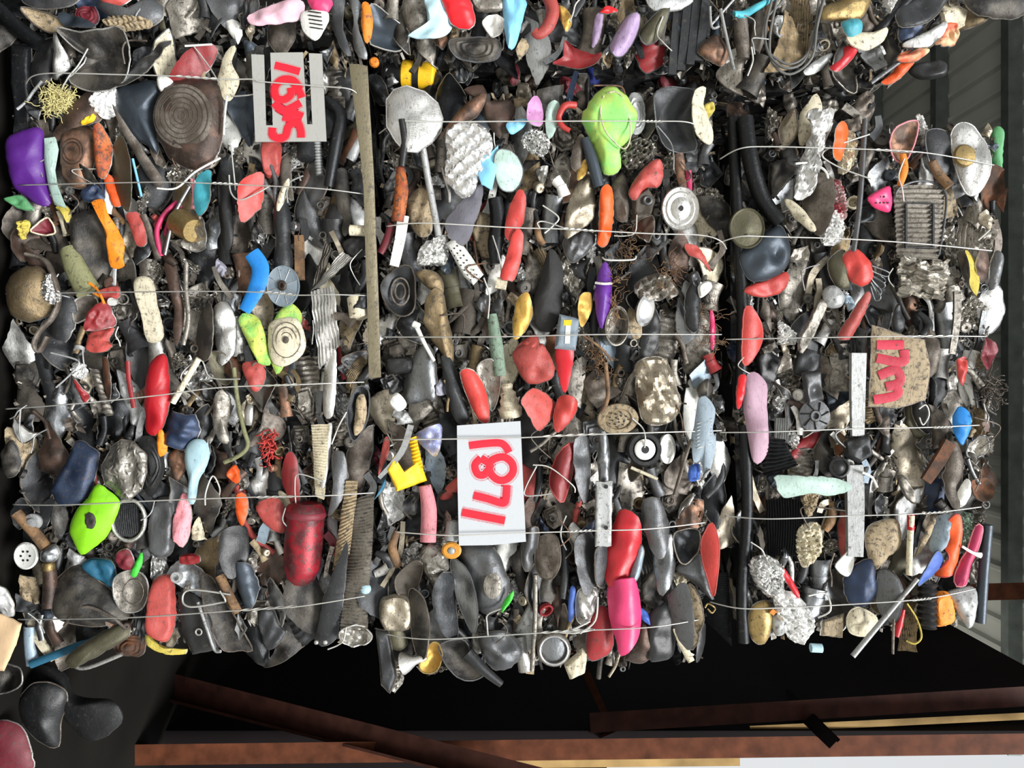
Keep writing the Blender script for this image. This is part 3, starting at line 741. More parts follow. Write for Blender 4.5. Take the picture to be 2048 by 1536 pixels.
o = T('brown upright grip', 'pot_grip', 'brown', '95,1128 98,1170 97,1216', [11, 14, 13], 1, -22)
sub(o, 'grip_collar', lathe([(10, -4), (12, 0), (12, 8), (10, 12)], 16), 'brass', 0, 42, 0, 0, 90)
o = Lz('white sink strainer', 'strainer', 'white', 51, 1112, [(24, -4), (25, 0), (22, 3), (18, 1)], d=-20, sq=1.1)
for k in range(6): sub(o, 'strainer_hole', lathe([(2.2, 0), (2.2, 1.2)], 8), 'black', 9 * math.cos(k * 1.05), 10 * math.sin(k * 1.05), 1)
Lz('grey thread bobbin', 'bobbin', 'palegrey', 64, 1045, [(17, -6), (17, -2), (11, 0), (9, 5), (4, 6)], d=-22, rot=20, tx=15)
o = S('big grimy kettle body', 'crushed_pot', 'dark', '113,1162 150,1130 175,1150 230,1195 250,1230 245,1245 180,1252 113,1226', 24, 'dome', -14, 'taupe', 3)
sub(o, 'kettle_ridge', sweep(np.array([[-48, -50, 12], [-20, -18, 24], [10, -8, 26], [50, -30, 18], [74, -58, 8]]), 3, .6), 'taupe')
S('petrol blue tin', 'crushed_tin', 'petrol', '160,1132 185,1117 226,1124 234,1160 226,1177 190,1156', 12, 'flat', -6)
o = S('silver dusty ladle bowl', 'ladle', 'aludirty', '232,1155 262,1140 290,1152 296,1185 285,1215 262,1226 240,1216 228,1188', 8, 'dish', -22, 'alu')
ring(20, 1, 'taupe', o, 'ladle_ring', 4, 0, -1, 1.25)
S('brick red handle', 'pan_grip', 'salmon', '302,1165 334,1155 346,1200 348,1255 335,1280 300,1265 295,1230', 14, 'flat', -22)
S('yellow curved skirt', 'plastic_strip', 'oldyellow', '292,1268 320,1290 346,1299 370,1300 364,1311 330,1309 298,1292', 5, 'flat', -12)
o = S('black plate with eyelet', 'metal_plate', 'black', '355,1186 390,1190 412,1212 437,1300 384,1309 364,1270', 6, 'flat', -14, sm=0)
ring(6, 2, 'alu', o, 'eyelet', 10, -17, 8)
o = T('wooden stick end', 'wood_stick', 'wood', '438,1152 458,1188 478,1224', 9, 1, -22)
S('dark trough sheet', 'metal_shard', 'dark', '400,1162 425,1160 460,1220 500,1300 480,1303 438,1290', 14, 'dish', -10, 'taupe')
S('navy shell pan', 'crushed_pan', 'slate', '470,1132 500,1128 516,1180 500,1217 482,1182', 12, 'lens', -12)
S('black shell pan', 'crushed_pan', 'black', '455,1060 490,1058 491,1120 470,1152 453,1120', 13, 'lens', -10)
o = S('olive-grey pan handle', 'pan_grip', 'olivedark', '139,1310 185,1275 240,1250 254,1262 246,1282 170,1325 149,1334', 16, 'dome', -20)
T('silver lower edge', 'metal_strip', 'alu', '138,1312 152,1334 180,1334 245,1308', 4, .8, -14)
T('dark blue slim bar', 'metal_bar', 'petrol', '60,1330 150,1295 232,1264', 8, .7, -6)
S('brown coiled scrap', 'coil', 'rust', '228,1290 250,1272 285,1282 282,1312 240,1308', 10, 'lid', -4, None, 3)
S('brown cardboard piece', 'cardboard', 'card', '-14,1222 46,1246 30,1290 2,1345 -14,1345', 4, 'flat', -60, sm=0)
S('dusty dark pot below', 'crushed_pot', 'black', '42,1400 75,1362 120,1370 132,1400 115,1450 106,1502 70,1482 45,1440', 22, 'dome', 90, 'taupe')  # black stands in for the shade this pot lies in
S('dark boot-shaped pan', 'crushed_pan', 'black', '60,1362 85,1335 130,1352 150,1392 225,1400 240,1440 180,1480 130,1440', 20, 'dome', 110)  # shade over this pan is put into its black colour
S('dark red tin below', 'crushed_tin', 'maroon', '-12,1448 35,1452 60,1500 58,1545 -12,1545', 16, 'dome', 10)
S('grey pan at corner', 'crushed_pan', 'dark', '-12,1330 40,1335 50,1360 30,1378 -12,1385', 10, 'dish', 0, 'alu')
S('white torn shard', 'metal_shard', 'whitefoil', '-6,1172 18,1190 20,1230 4,1236 -6,1215', 7, 'dome', -24, None, 3)
Lz('round socket nut', 'socket', 'palegrey', 352, 1155, [(6, -6), (6, 2), (11, 2), (12, -2), (10, -10)], d=-22, seg=14)
S('dark red tube end', 'pipe', 'darkred', '360,1112 395,1110 397,1126 362,1128', 9, 'flat', -18)
S('maroon leaf chip', 'plastic_chip', 'maroon', '236,1105 255,1098 268,1120 266,1138 244,1136 234,1122', 7, 'lens', -20)
S('green bottle bit', 'plastic_chip', 'vividgreen', '262,1142 280,1106 283,1122 272,1152 262,1152', 4, 'lens', -30)
S('grey ribbed motor can', 'motor', 'grey', '305,1010 345,1000 350,1060 340,1110 302,1105', 18, 'flat', -8, None, 2)
S('cream wooden slab', 'wood_strip', 'cream', '273,565 305,560 312,610 320,672 290,682 284,640', 8, 'flat', -22)
S('brown lacquer handle', 'pan_grip', 'brown', '325,525 345,520 362,600 365,660 352,690 340,610', 10, 'lens', -16)
S('silver crumpled pouch', 'metal_shard', 'alu', '430,620 455,608 468,640 464,700 440,728 430,690', 10, 'dome', -18, None, 4)
S('dark mottled lens pan', 'crushed_pan', 'dark', '400,640 425,610 436,650 430,710 405,720 392,690', 12, 'lens', -10)
T('toothed aluminium trim', 'metal_strip', 'aludirty', '372,525 372,580 378,640 368,690', 5, .8, -14)
S('orange-brown cone bit', 'metal_shard', 'rust', '205,725 222,720 230,770 224,800 212,775', 9, 'lens', -10)
S('grey round lamp end', 'lamp_end', 'dark', '2,900 25,880 38,910 35,945 12,955 0,930', 12, 'dome', -10)
G('grey stacked gauze', 'finned_strip', 'aludirty', '176,735 196,740 224,830 210,835', 9, 2, True, -16, 2)
S('pale torn paper knot', 'foil_scrap', 'whitefoil', '140,735 160,727 172,745 160,757 143,752', 6, 'dome', -24, None, 4)
S('red enamel sliver', 'metal_shard', 'darkred', '153,760 162,770 178,795 170,805 158,785', 5, 'lens', -20)
# --- top row along the upper frame edge
S('grey lid under frame edge', 'pan_cover', 'grey', '40,-12 168,-12 150,12 110,17 62,11', 8, 'dome', -30, 'alu')
T('black curved tray edge', 'metal_bar', 'blackmetal', '-8,15 35,55 78,88', 15, .8, -12)
S('speckled brown dish', 'crushed_dish', 'tan', '50,20 108,32 127,55 100,64 68,48', 10, 'dish', -18, 'taupe')
S('blue-grey bowl quarter', 'crushed_bowl', 'slate', '125,25 180,45 192,60 150,62 128,48', 10, 'lens', -8)
S('dark red inner disc', 'pan_cover', 'maroon', '150,18 185,12 196,40 180,52 155,40', 7, 'lid', -4)
S('tan crumpled fabric', 'foil_scrap', 'tan', '212,38 250,32 300,42 302,56 255,60 215,52', 8, 'dome', -22, None, 4)
S('red bowl at frame edge', 'crushed_bowl', 'salmon', '200,-10 256,-10 242,8 214,9', 10, 'dome', -26)
S('grey wide tub', 'crushed_pot', 'grey', '205,10 250,20 300,-5 320,20 296,48 230,38', 16, 'dome', -10)
S('pink striped bag', 'plastic_bag', 'pinkstripe', '498,30 545,5 590,-5 606,5 600,35 560,46 508,53', 8, 'dome', -36, None, 4)
S('pink tin corner', 'crushed_tin', 'hotpink', '618,-8 662,-8 656,20 640,25 622,15', 9, 'dome', -36)
o = S('white slotted turner', 'slotted_turner', 'white', '604,26 630,18 652,20 655,38 645,60 630,80 606,60', 6, 'dome', -34)
for k in range(5): sub(o, 'slot', sweep(np.array([[-14 + k, 18 - k * 8, 7.4], [12 + k, 14 - k * 8, 7.4]]), 1.3, .5, seg=6), 'black')
S('grey bent flange', 'metal_strip', 'steel', '698,-5 722,8 716,50 735,110 720,116 704,80 709,40', 7, 'lens', -20, None, 2)
S('dark belt strap', 'metal_strip', 'charcoal', '665,-5 690,-5 685,50 700,100 688,104 668,60', 7, 'lens', -16, None, 2)
S('orange spoon bowl', 'broken_spoon', 'orange', '724,10 738,8 744,40 740,70 731,83 724,60', 7, 'lens', -24)
S('dark pan wall', 'crushed_pan', 'slate', '744,12 790,40 818,62 800,100 752,96 740,80', 12, 'dish', -10, 'alu')
S('pale blue torn cloth', 'cloth', 'paleblue', '848,-8 882,-8 896,35 902,50 872,76 840,78 816,70 850,58 855,30', 9, 'dome', -30, None, 5)
S('silver crushed bowl', 'crushed_bowl', 'aludirty', '808,-8 848,-8 855,40 840,62 814,50', 12, 'dome', -18)
S('bright red bowl side', 'crushed_bowl', 'brightred', '886,-10 930,-10 948,30 942,51 924,53 904,45 892,20', 15, 'dome', -34)
S('grey rolled pan', 'crushed_pan', 'dark', '900,82 950,74 990,75 1002,90 990,116 940,121 908,110', 14, 'lid', -20, 'grey')
S('white bracket frame', 'bracket', 'white', '965,40 990,28 1008,40 1004,65 985,74 972,60', 6, 'dish', -26)
S('grey plate at frame edge', 'metal_plate', 'aludirty', '943,-8 1000,-8 1006,20 975,26 950,20', 7, 'flat', -16)
S('crumpled blue label tin', 'crushed_tin', 'sky', '1008,-8 1052,-8 1046,30 1030,92 1014,90', 9, 'dome', -26, None, 5)
T('red hooked handle', 'pan_grip', 'salmon', '1098,-8 1106,22 1096,52 1078,68 1068,62', [14, 13, 13, 11, 9], .8, -30)
S('brass hinge scrap', 'hinge', 'gold', '1117,10 1140,24 1143,45 1132,63 1122,40', 6, 'lens', -24, None, 3)
S('dark red shallow dish', 'crushed_dish', 'darkred', '1130,84 1150,97 1190,111 1202,106 1190,126 1160,136 1125,131 1106,126 1128,112', 9, 'dish', -20)
S('lilac slim spoon', 'broken_spoon', 'lilac', '1190,36 1206,27 1203,60 1195,84 1184,88', 6, 'lens', -22)
S('lilac-grey lens pan', 'crushed_pan', 'lilac', '1225,80 1250,40 1270,31 1279,45 1268,80 1246,111 1228,116 1219,100', 12, 'lens', -22, 'grey')
S('green-grey lens pan', 'crushed_pan', 'olivedark', '1280,62 1325,20 1337,20 1322,70 1290,92', 10, 'lens', -12, 'grey')
S('pale grey lid corner', 'pan_cover', 'palegrey', '1300,-8 1384,-8 1362,15 1308,20', 8, 'dome', -22)
S('scarlet small wedge', 'plastic_chip', 'brightred', '1200,25 1215,11 1236,16 1228,24', 4, 'lens', -26)
for i, x in enumerate((1350, 1368, 1386, 1404)):
    T(('first', 'second', 'third', 'last')[i] + ' black tall slat', 'metal_strip', 'charcoal', f'{x + 8},-8 {x},70 {x - 6},{150 - i * 10}', 8, .5, -6 - i * 3, sq=True)
T('teal plastic hoop', 'plastic_ring', 'teal', '1467,30 1490,26 1515,14 1548,-6', [7, 8, 7, 5], .8, -28)
T('first grey padded grip', 'pad_grip', 'taupe', '1480,42 1484,80 1488,118', [14, 15, 12], .8, -14)
T('second grey padded grip', 'pad_grip', 'taupe', '1516,18 1520,60 1506,104', [14, 16, 13], .8, -12)
S('copper lamp cone', 'lamp_cone', 'copper', '1396,104 1424,72 1442,76 1459,100 1450,126 1434,127', 14, 'dome', -18)
for i, s in enumerate(('1545,-8 1531,60 1538,112 1570,138 1608,122 1630,62 1640,-8', '1556,-8 1540,70 1546,122 1582,146 1622,118 1634,50 1650,-8', '1537,30 1560,8 1572,-8', '1538,106 1580,128 1622,96 1648,-8')):
    T(('outer', 'lower', 'short', 'inner')[i] + ' grey cable loop', 'cable', 'cable', s, 2.6, 1, -34)
S('turquoise spoon end', 'broken_spoon', 'teal', '1684,44 1718,35 1728,50 1718,72 1700,75 1686,62', 12, 'dome', -32)
S('white meshed ladle', 'ladle', 'cream', '1691,76 1712,66 1750,61 1782,49 1772,76 1740,98 1714,99 1696,89', 8, 'lens', -26)
S('red dish arc', 'crushed_dish', 'red', '1692,92 1714,101 1692,130 1670,146 1658,136 1680,120', 7, 'lens', -22)
S('white curved blade', 'broken_knife', 'palegrey', '1604,146 1640,115 1670,104 1650,130 1625,149', 5, 'lens', -22)
S('mottled gold pan', 'crushed_pan', 'brass', '1644,18 1700,-8 1742,-8 1726,30 1690,39 1645,40', 14, 'dome', -20)
S('dark blue tilted disc', 'pan_cover', 'navy', '1800,56 1840,40 1846,55 1830,76 1805,81', 7, 'dome', -14)
S('white tapered wrapper', 'wrapper', 'whitefoil', '1810,84 1860,60 1891,44 1886,70 1860,90 1830,93', 7, 'lens', -22, None, 2)
S('orange cream wrapper', 'wrapper', 'wrapper', '1890,50 1914,46 1919,70 1910,89 1870,89 1880,75', 7, 'dome', -20, None, 4)
S('cream torn wrapper', 'wrapper', 'wrapper', '1792,122 1810,100 1850,95 1862,100 1830,122', 7, 'dome', -18, None, 4)
S('orange-red funnel', 'funnel', 'deeporange', '1764,163 1790,140 1799,124 1829,122 1815,142 1785,167', 8, 'lens', -14)
T('long grey angle rail', 'metal_rod', 'grey', '1742,166 1815,112 1892,58', 4.5, .8, -14, z=[0, 0, 0])
T('black slanted rail', 'metal_rod', 'blackmetal', '1752,66 1795,22 1822,-8', 9, .7, -8)
S('olive-grey pan end', 'crushed_pan', 'dark', '1938,-10 2060,-10 2044,30 1990,33 1948,25', 16, 'dome', -12)
S('black clip block', 'plastic_block', 'black', '1818,130 1885,122 1890,150 1840,158', 10, 'flat', 4)
S('grey diagonal sheet', 'metal_plate', 'charcoal', '1800,10 1880,-8 1900,-8 1850,50 1790,60', 6, 'flat', -6)
o = Lz('yellow black power tool', 'power_tool', 'yellow', 836, 150, [(22, -34), (26, -30), (27, 30), (22, 34)], rot=84, tx=90, d=60)
sub(o, 'black_collar', lathe([(28, -8), (28.5, 0), (28, 4)], 24), 'black')
sub(o, 'tool_nose', lathe([(20, -64), (24, -40), (24, -32)], 20), 'blackmetal')
Lz('deep blue enamel cup', 'cup', 'deepblue', 1180, 158, [(18, -18), (20, -14), (20, 16), (17, 18)], rot=0, tx=90, d=90)
S('dark red slab in gap', 'plastic_block', 'maroon', '1316,155 1350,150 1352,180 1324,181', 10, 'flat', 80)
Lz('orange round knob', 'drawer_pull', 'orange', 748, 124, [(10, -4), (10, 2), (6, 6)], d=-10, seg=12)
# --- bale tagged 1871
o = S('silver crumpled round lid', 'pan_cover', 'alu', '775,205 790,185 815,177 850,185 875,205 885,235 881,260 862,286 836,308 812,308 795,290 777,260', 14, 'dome', -34, 'alu', 1, 0, folds=1, dents=2, tear=.2, sl=(-.22, 0))
sub(o, 'lid_dent', polar(ellipse(22, 16, 20), 5, 'dome', 1.5, 2)[:2], 'alu', -2, 12, 7)
T('long black kettle handle', 'pot_grip', 'black', '804,240 809,280 803,332', [6, 9, 7], 1, -54)
T('rusted brown knife grip', 'knife_grip', 'rustorange', '800,334 803,380 796,444', [8, 14, 13], .8, -30)
T('pale leaning rod', 'metal_rod', 'palegrey', '846,298 860,382 877,472', 7, 1, -28)
S('copper bent plate', 'metal_shard', 'copper', '882,285 925,215 965,190 969,205 950,236 912,256', 10, 'lens', -16)
S('dark brown pan lip', 'crushed_pan', 'brown', '930,182 968,172 975,200 1030,200 1020,242 1000,272 978,250 960,206', 10, 'dome', -6)
S('large crinkled foil', 'foil_scrap', 'foil', '891,275 905,255 935,247 966,250 983,275 981,310 962,346 946,386 925,396 904,376 889,355 894,310', 9, 'dome', -34, None, 6)
S('sky blue torn shard', 'plastic_shard', 'sky', '959,330 996,289 994,330 984,382 964,371 956,345', 6, 'lens', -38, sm=0)
S('white foil ball', 'foil_scrap', 'foil', '1041,280 1058,258 1085,260 1102,285 1086,311 1058,302', 13, 'dome', -30, None, 6)
S('mint stacked lens pan', 'crushed_pan', 'mint', '988,330 1000,305 1030,312 1046,345 1030,382 1000,380', 12, 'lens', -16, 'grey')
S('orchid purple lens', 'crushed_dish', 'orchid', '1057,216 1072,196 1083,210 1086,240 1075,252 1055,246', 9, 'lens', -20)
S('light blue fold', 'plastic_shard', 'sky', '1014,246 1052,238 1045,254 1022,268', 5, 'lens', -18)
S('teal-grey upright strip', 'metal_strip', 'mint', '1096,210 1119,208 1111,260 1098,278 1091,250', 7, 'lens', -22)
T('coral hook handle', 'hook', 'coral', '1152,209 1130,212 1118,232 1124,250 1140,260', [7, 7, 6, 6, 5], .9, -32)
o = S('big lime green pot', 'crushed_pot', 'green', '1170,226 1195,190 1225,177 1242,190 1262,215 1272,235 1259,276 1241,300 1242,332 1212,342 1195,302 1180,270 1167,242', 22, 'pan', -24, None, 2)
RV, RF = sweep(np.array([[-15, 55, 20], [-22, 20, 25], [-10, -20, 25], [25, -50, 20], [38, -20, 22], [28, 40, 22], [10, 62, 20], [-8, 60, 20]]), 1.5, seg=6, steps=44)
sub(o, 'wire_loop', (RV, RF), 'cream')
S('grey stacked saucer', 'saucer', 'palegrey', '1257,197 1275,186 1291,210 1291,246 1280,266 1264,262', 9, 'lid', -18, None, 2)
S('crumpled foil tray', 'foil_scrap', 'foildirty', '1243,302 1270,275 1300,278 1311,300 1290,331 1260,337 1244,322', 10, 'dome', -24, None, 7)
o = S('dark half-round trough', 'crushed_pot', 'charcoal', '1310,190 1385,184 1384,240 1396,290 1380,301 1345,300 1324,282 1310,240', 16, 'dish', -16, 'grey', 2)
S('cream curled trough lip', 'metal_shard', 'cream', '1386,192 1410,179 1407,215 1426,268 1416,287 1390,272 1380,230', 10, 'lens', -30, None, 2)
S('yellow leaf blade', 'plastic_shard', 'oldyellow', '1404,216 1424,204 1429,220 1410,242', 5, 'lens', -14)
S('tan spatula blade', 'spatula', 'taupe', '1142,322 1158,270 1171,280 1166,330 1152,342', 6, 'lens', -22)
T('slate curved handle', 'pan_grip', 'slate', '1170,276 1184,318 1199,372', [8, 12, 11], .8, -28)
S('gold small chip', 'metal_shard', 'gold', '1158,332 1176,319 1173,346 1155,362', 5, 'lens', -20)
S('red crushed can', 'crushed_can', 'salmon', '1258,382 1288,336 1315,320 1327,340 1319,372 1291,376 1270,402', 14, 'dome', -22, None, 4)
T('brown wooden rib', 'wood_strip', 'copper', '1358,306 1364,345 1366,376', [10, 11, 7], .5, -24)
T('maroon slim strip', 'plastic_strip', 'magenta', '1378,340 1380,370 1377,408', 6, .6, -28)
o = Lz('bright grooved pot lid', 'pan_cover', 'alu', 1361, 417, [(37, -5), (38, 0), (36, 3), (30, 0), (27, 3), (20, 1), (15, 5), (5, 6), (4, 2)], d=-32, sq=1.15, tx=6)
sub(o, 'lid_hole', lathe([(4.5, 0), (4.5, 1)], 12), 'black', 0, 0, 6)
S('silver pinched can', 'crushed_can', 'champagne', '1128,462 1139,400 1160,360 1186,344 1191,380 1189,430 1166,456 1134,480', 14, 'dome', -20, None, 5)
S('grey lower can half', 'crushed_can', 'grey', '1128,478 1178,462 1191,480 1166,512 1140,524', 12, 'dome', -12, None, 3)
S('orange-red grimy handle', 'pan_grip', 'deeporange', '1200,386 1214,369 1226,385 1228,430 1222,472 1210,492 1196,486 1199,440', 11, 'lens', -26, None, 2)
o = S('cast iron motor block', 'motor', 'iron', '1264,396 1296,374 1312,400 1302,436 1268,442', 16, 'flat', -14, None, 3, sm=0)
ring(7, 3, 'grey', o, 'bolt_hole', 4, 5, 17)
S('red flat bar upper half', 'pan_grip', 'coral', '1040,377 1052,393 1049,430 1040,456 1030,482 1011,478 1012,440 1022,405', 8, 'curl', -30)
S('red flat bar lower half', 'pan_grip', 'coral', '1034,459 1047,468 1043,510 1030,557 1012,562 1000,552 1014,510 1023,474', 8, 'curl', -38)
T('white tip of red bar', 'plastic_block', 'cream', '1005,556 1001,578', 11, .5, -34, z=[0, 0], sq=True)
o = T('black ladle with shiny bowl', 'ladle', 'blackmetal', '990,395 996,440 990,490 992,528', [14, 16, 15, 10], .7, -22)
S('lilac grey folded shell', 'crushed_pan', 'lilacgrey', '893,440 925,405 961,374 963,410 950,450 940,481 924,492 900,472', 12, 'lens', -22)
S('beige crushed can', 'crushed_can', 'tan', '814,400 830,374 856,380 866,440 862,471 836,471 818,440', 14, 'dome', -18, None, 5)
T('white flat label bar', 'metal_strip', 'white', '807,432 800,480 788,532', [11, 10, 9], .35, -30, sq=True)
T('red-brown loop handle', 'pot_grip', 'maroon', '784,448 774,480 760,506', [8, 9, 7], .6, -20)
o = S('white perforated grater', 'grater', 'white', '893,488 913,472 966,548 946,569 928,552', 6, 'flat', -34, sm=0, sl=(0, 0), c=.3, tear=.1)
for i in range(7):
    for j in range(3): sub(o, 'grater_hole', lathe([(1.7, 0), (1.7, 1)], 6), 'black', -20 + i * 6.4 + (j - 1) * 6, 28 - i * 9.6 + (j - 1) * 5, 6.4)
S('torn foil flap', 'foil_scrap', 'foil', '833,530 845,490 890,469 896,500 890,526 860,529', 8, 'dome', -24, None, 6)
o = S('dark folded pan roll', 'crushed_pan', 'charcoal', '762,570 790,540 820,533 832,570 826,622 800,632 774,612', 14, 'dish', -16, 'taupe', 3)
for k in (1, 2): sub(o, 'fold', sweep(np.c_[resample(ellipse(26 - k * 8, 38 - k * 11), 24), np.full(24, -4 + k * 4)], 2, .8, seg=6, closed=True), 'taupe')
S('brass can bottom', 'cup', 'bronze', '832,547 858,540 882,556 886,582 875,587 850,570', 10, 'dome', -20)
S('bronze mottled horn', 'horn', 'bronze', '849,620 865,580 886,585 896,640 906,700 900,737 880,702 855,662', 17, 'lens', -22, None, 2)
o = T('white cotton rod', 'metal_rod', 'white', '832,652 850,690 868,722', [5, 4, 3.5], 1, -36)
sub(o, 'rod_tip', lathe([(5, -8), (7, -6), (7, 6), (5, 8)], 10), 'white', -18, 38, 0, 65, 90)
S('dark silver cone pan', 'crushed_pan', 'steel', '818,732 850,688 869,720 871,790 845,801 808,800', 14, 'dome', -16, None, 2)
T('sage green bottle tube', 'tube', 'sage', '984,628 992,690 1000,752', [9, 14, 12], .8, -20)
S('gold fin shell', 'crushed_dish', 'gold', '1035,601 1055,588 1064,625 1051,660 1029,678 1027,640', 10, 'lens', -24)
S('gold shell beside spindle', 'crushed_dish', 'gold', '1158,597 1180,588 1184,615 1166,652 1157,640', 9, 'lens', -22)
S('black rubber boot body', 'rubber_boot', 'rubber', '1085,540 1100,498 1121,520 1126,560 1121,622 1100,662 1074,650 1067,600 1079,570', 20, 'lens', -18)
o = S('grey electronic adapter', 'adapter', 'bluegrey', '1119,629 1159,638 1151,700 1110,696', 10, 'flat', -36, sm=0, c=.3)
sub(o, 'adapter_label', slab([(-8, -22), (2, -22), (4, 16), (-6, 16)], 1, 0), 'white', 2, 0, 10.5)
sub(o, 'adapter_sticker', slab([(-9, -6), (7, -6), (8, 5), (-8, 5)], 1, 0), 'yellow', 0, 20, 10.8)
o = S('purple spindle', 'spindle', 'purple', '1200,540 1212,524 1223,550 1221,610 1205,657 1194,630 1191,580', 13, 'lens', -26)
sub(o, 'white_band', sweep(np.array([[-17, 18, 8], [0, 15, 15], [16, 17, 8]]), 2.5, .8, seg=6), 'white')
S('upper red pot piece', 'metal_shard', 'salmon', '1033,696 1064,671 1076,680 1070,702 1040,712', 8, 'lens', -14)
S('large red pot piece', 'crushed_pot', 'salmon', '1029,704 1080,689 1106,730 1101,756 1060,766 1039,742', 14, 'dome', -22)
S('folded red pot corner', 'crushed_pot', 'salmon', '1044,801 1070,779 1111,810 1098,841 1075,859 1059,832', 14, 'lens', -24)
S('small red pot corner', 'metal_shard', 'coral', '1120,794 1150,800 1148,830 1117,863 1107,842', 10, 'lens', -20)
S('red tapering strip', 'plastic_strip', 'red', '1112,700 1146,695 1143,740 1130,786 1119,762', 10, 'lens', -20)
S('orange-salmon lens dish', 'crushed_dish', 'coral', '921,746 944,739 970,775 979,840 960,842 938,802', 11, 'lens', -22, 'aludirty')
S('dark arched handle', 'pan_grip', 'charcoal', '882,712 905,722 926,790 938,842 910,840 892,780', 12, 'lens', -14)
S('silver folded bracket', 'bracket', 'aludirty', '954,735 985,719 1002,762 986,822 969,792', 8, 'dish', -20, 'alu', 3)
o = Lz('cream porcelain screw cap', 'porcelain_socket', 'cream', 1018, 800, [(8, 34), (12, 30), (10, 20), (16, 14), (15, 6), (19, 0), (18, -10), (24, -18), (22, -34)], rot=8, tx=-80, d=-22)
o = Lz('chrome oval headlight ring', 'headlight_ring', 'chrome', 1292, 620, [(20, -8), (21, 0), (17, 4), (14, 1), (11, -4)], d=-22, sq=1.6, rot=-15, ty=25)
o = Lz('open steel pipe mouth', 'pipe', 'aludirty', 1234, 652, [(25, -30), (26, 2), (24, 3), (22, 0), (21, -25)], d=-18, sq=1.55, rot=-5, ty=15)
S('champagne crushed can', 'crushed_can', 'champagne', '1271,731 1300,714 1331,718 1346,745 1356,780 1363,810 1346,841 1310,851 1284,836 1274,790', 20, 'dome', -26, 'aludirty', 6)
o = S('blue-grey rubber slipper', 'slipper', 'bluegrey', '1398,800 1413,794 1431,820 1426,860 1433,886 1421,941 1410,951 1404,922 1389,926 1384,880 1390,848', 9, 'lens', -32)
for k in range(8): sub(o, 'tread', sweep(np.array([[-16, 28 - k * 7, 6.5], [13, 38 - k * 7, 6.5]]), 1.3, .7, seg=5), 'palegrey')
o = Lz('black motor pulley', 'pulley', 'black', 1290, 899, [(34, -14), (35, 0), (32, 4), (25, 4), (23, -4)], d=-26)
sub(o, 'pulley_face', lathe([(20, 0), (21, 3), (17, 6), (8, 6), (7, 2)], 24), 'white', 0, 0, -2)
sub(o, 'axle_hole', lathe([(7.5, 0), (7.5, 1)], 14), 'black', 0, 0, 3.4)
Lz('half white gear wheel', 'gear_wheel', 'white', 1336, 898, [(24, -6), (25, 0), (15, 3), (14, -2)], d=-14, sq=1.2, ty=40)
o = Lz('speckled tea strainer', 'strainer', 'tan', 1236, 838, [(40, -8), (42, -2), (40, 3), (28, 5), (26, 1), (12, 6), (2, 7)], d=-22, sq=.75, rot=5)
for k in range(16): sub(o, 'strainer_hole', lathe([(1.8, 0), (1.8, 1.2)], 6), 'black', 24 * math.cos(k * 2.4) * (k / 16) ** .5, 17 * math.sin(k * 2.4) * (k / 16) ** .5, 4.6 + 2 * (1 - k / 16))
o = S('white drilled flat bar', 'metal_bar', 'palegrey', '1192,965 1225,962 1223,1093 1190,1095', 4, 'flat', -44, sm=0, c=.4, sl=(0, 0))
for y in (56, -26): sub(o, 'bolt_hole', lathe([(4.2, 0), (4.2, 1)], 12), 'black', 4, y, 4.2)
S('royal blue bottle cap', 'bottle_stopper', 'royal', '1380,935 1400,930 1398,957 1379,961', 7, 'dome', -24)
S('dark red long lens', 'crushed_dish', 'darkred', '1099,960 1114,910 1140,884 1149,900 1146,940 1131,992 1122,1003 1107,986', 14, 'lens', -18, 'salmon')
S('pewter lens pan', 'crushed_pan', 'grey', '1149,880 1176,880 1180,940 1171,1000 1158,985 1148,940', 13, 'lens', -14)
S('grey tapered capsule', 'crushed_can', 'steel', '1197,875 1208,862 1217,890 1216,958 1198,960', 10, 'lens', -22)
o = S('yellow angle bracket', 'bracket', 'yellow', '776,938 790,911 806,945 838,921 851,963 794,982', 7, 'flat', -30, sm=0)
G('yellow striped arm', 'bracket', 'yellow', '817,878 832,872 846,935 828,942', 9, 2.2, True, -26, .3)
S('blue torn sliver', 'plastic_shard', 'petrol', '755,988 770,958 768,977 748,1000', 4, 'lens', -20)
S('salmon long sliver', 'plastic_shard', 'salmon', '757,946 768,879 779,880 775,912 762,942', 5, 'lens', -18)
T('long white slanting strip', 'metal_strip', 'palegrey', '822,850 803,905 758,956', [6, 6, 4], .5, -40, sq=True)
S('iridescent steel shard', 'metal_shard', 'iridescent', '830,872 878,849 882,880 871,912 848,892', 8, 'lens', -18)
T('pink ribbed grip', 'pan_grip', 'pink', '849,972 857,1020 856,1084', [12, 16, 16], .8, -28)
o = Lz('amber rubber washer', 'washer', 'amber', 903, 1101, [(19, -4), (20, 1), (16, 4), (8, 4), (7, 0)], d=-36, sq=.85)
sub(o, 'washer_core', lathe([(7, 0), (7, 5), (4, 7)], 14), 'palegrey')
Lz('grey socket tube', 'socket', 'palegrey', 905, 1062, [(12, 22), (14, 18), (15, -16), (11, -20)], tx=70, rot=-8, d=-22)
Lz('black rubber cup', 'cup', 'rubber', 895, 1008, [(24, -12), (25, 0), (21, 3), (17, -6), (5, -8)], d=-14, sq=1.2)
S('bent silver sleeve', 'crushed_can', 'foildirty', '843,1102 870,1089 892,1110 896,1141 870,1182 853,1152', 12, 'dome', -22, None, 5)
o = S('charred oval vent', 'vent_cover', 'iron', '794,1152 830,1120 846,1130 836,1172 815,1196 794,1186', 8, 'dish', -18, 'taupe', 2)
S('steel block cover', 'metal_cover', 'champagne', '762,1200 816,1195 821,1255 768,1258', 12, 'flat', -18, None, 2)
S('dark tall lens pan', 'crushed_pan', 'dark', '818,1182 850,1190 862,1250 851,1310 829,1292', 13, 'lens', -14, 'taupe')
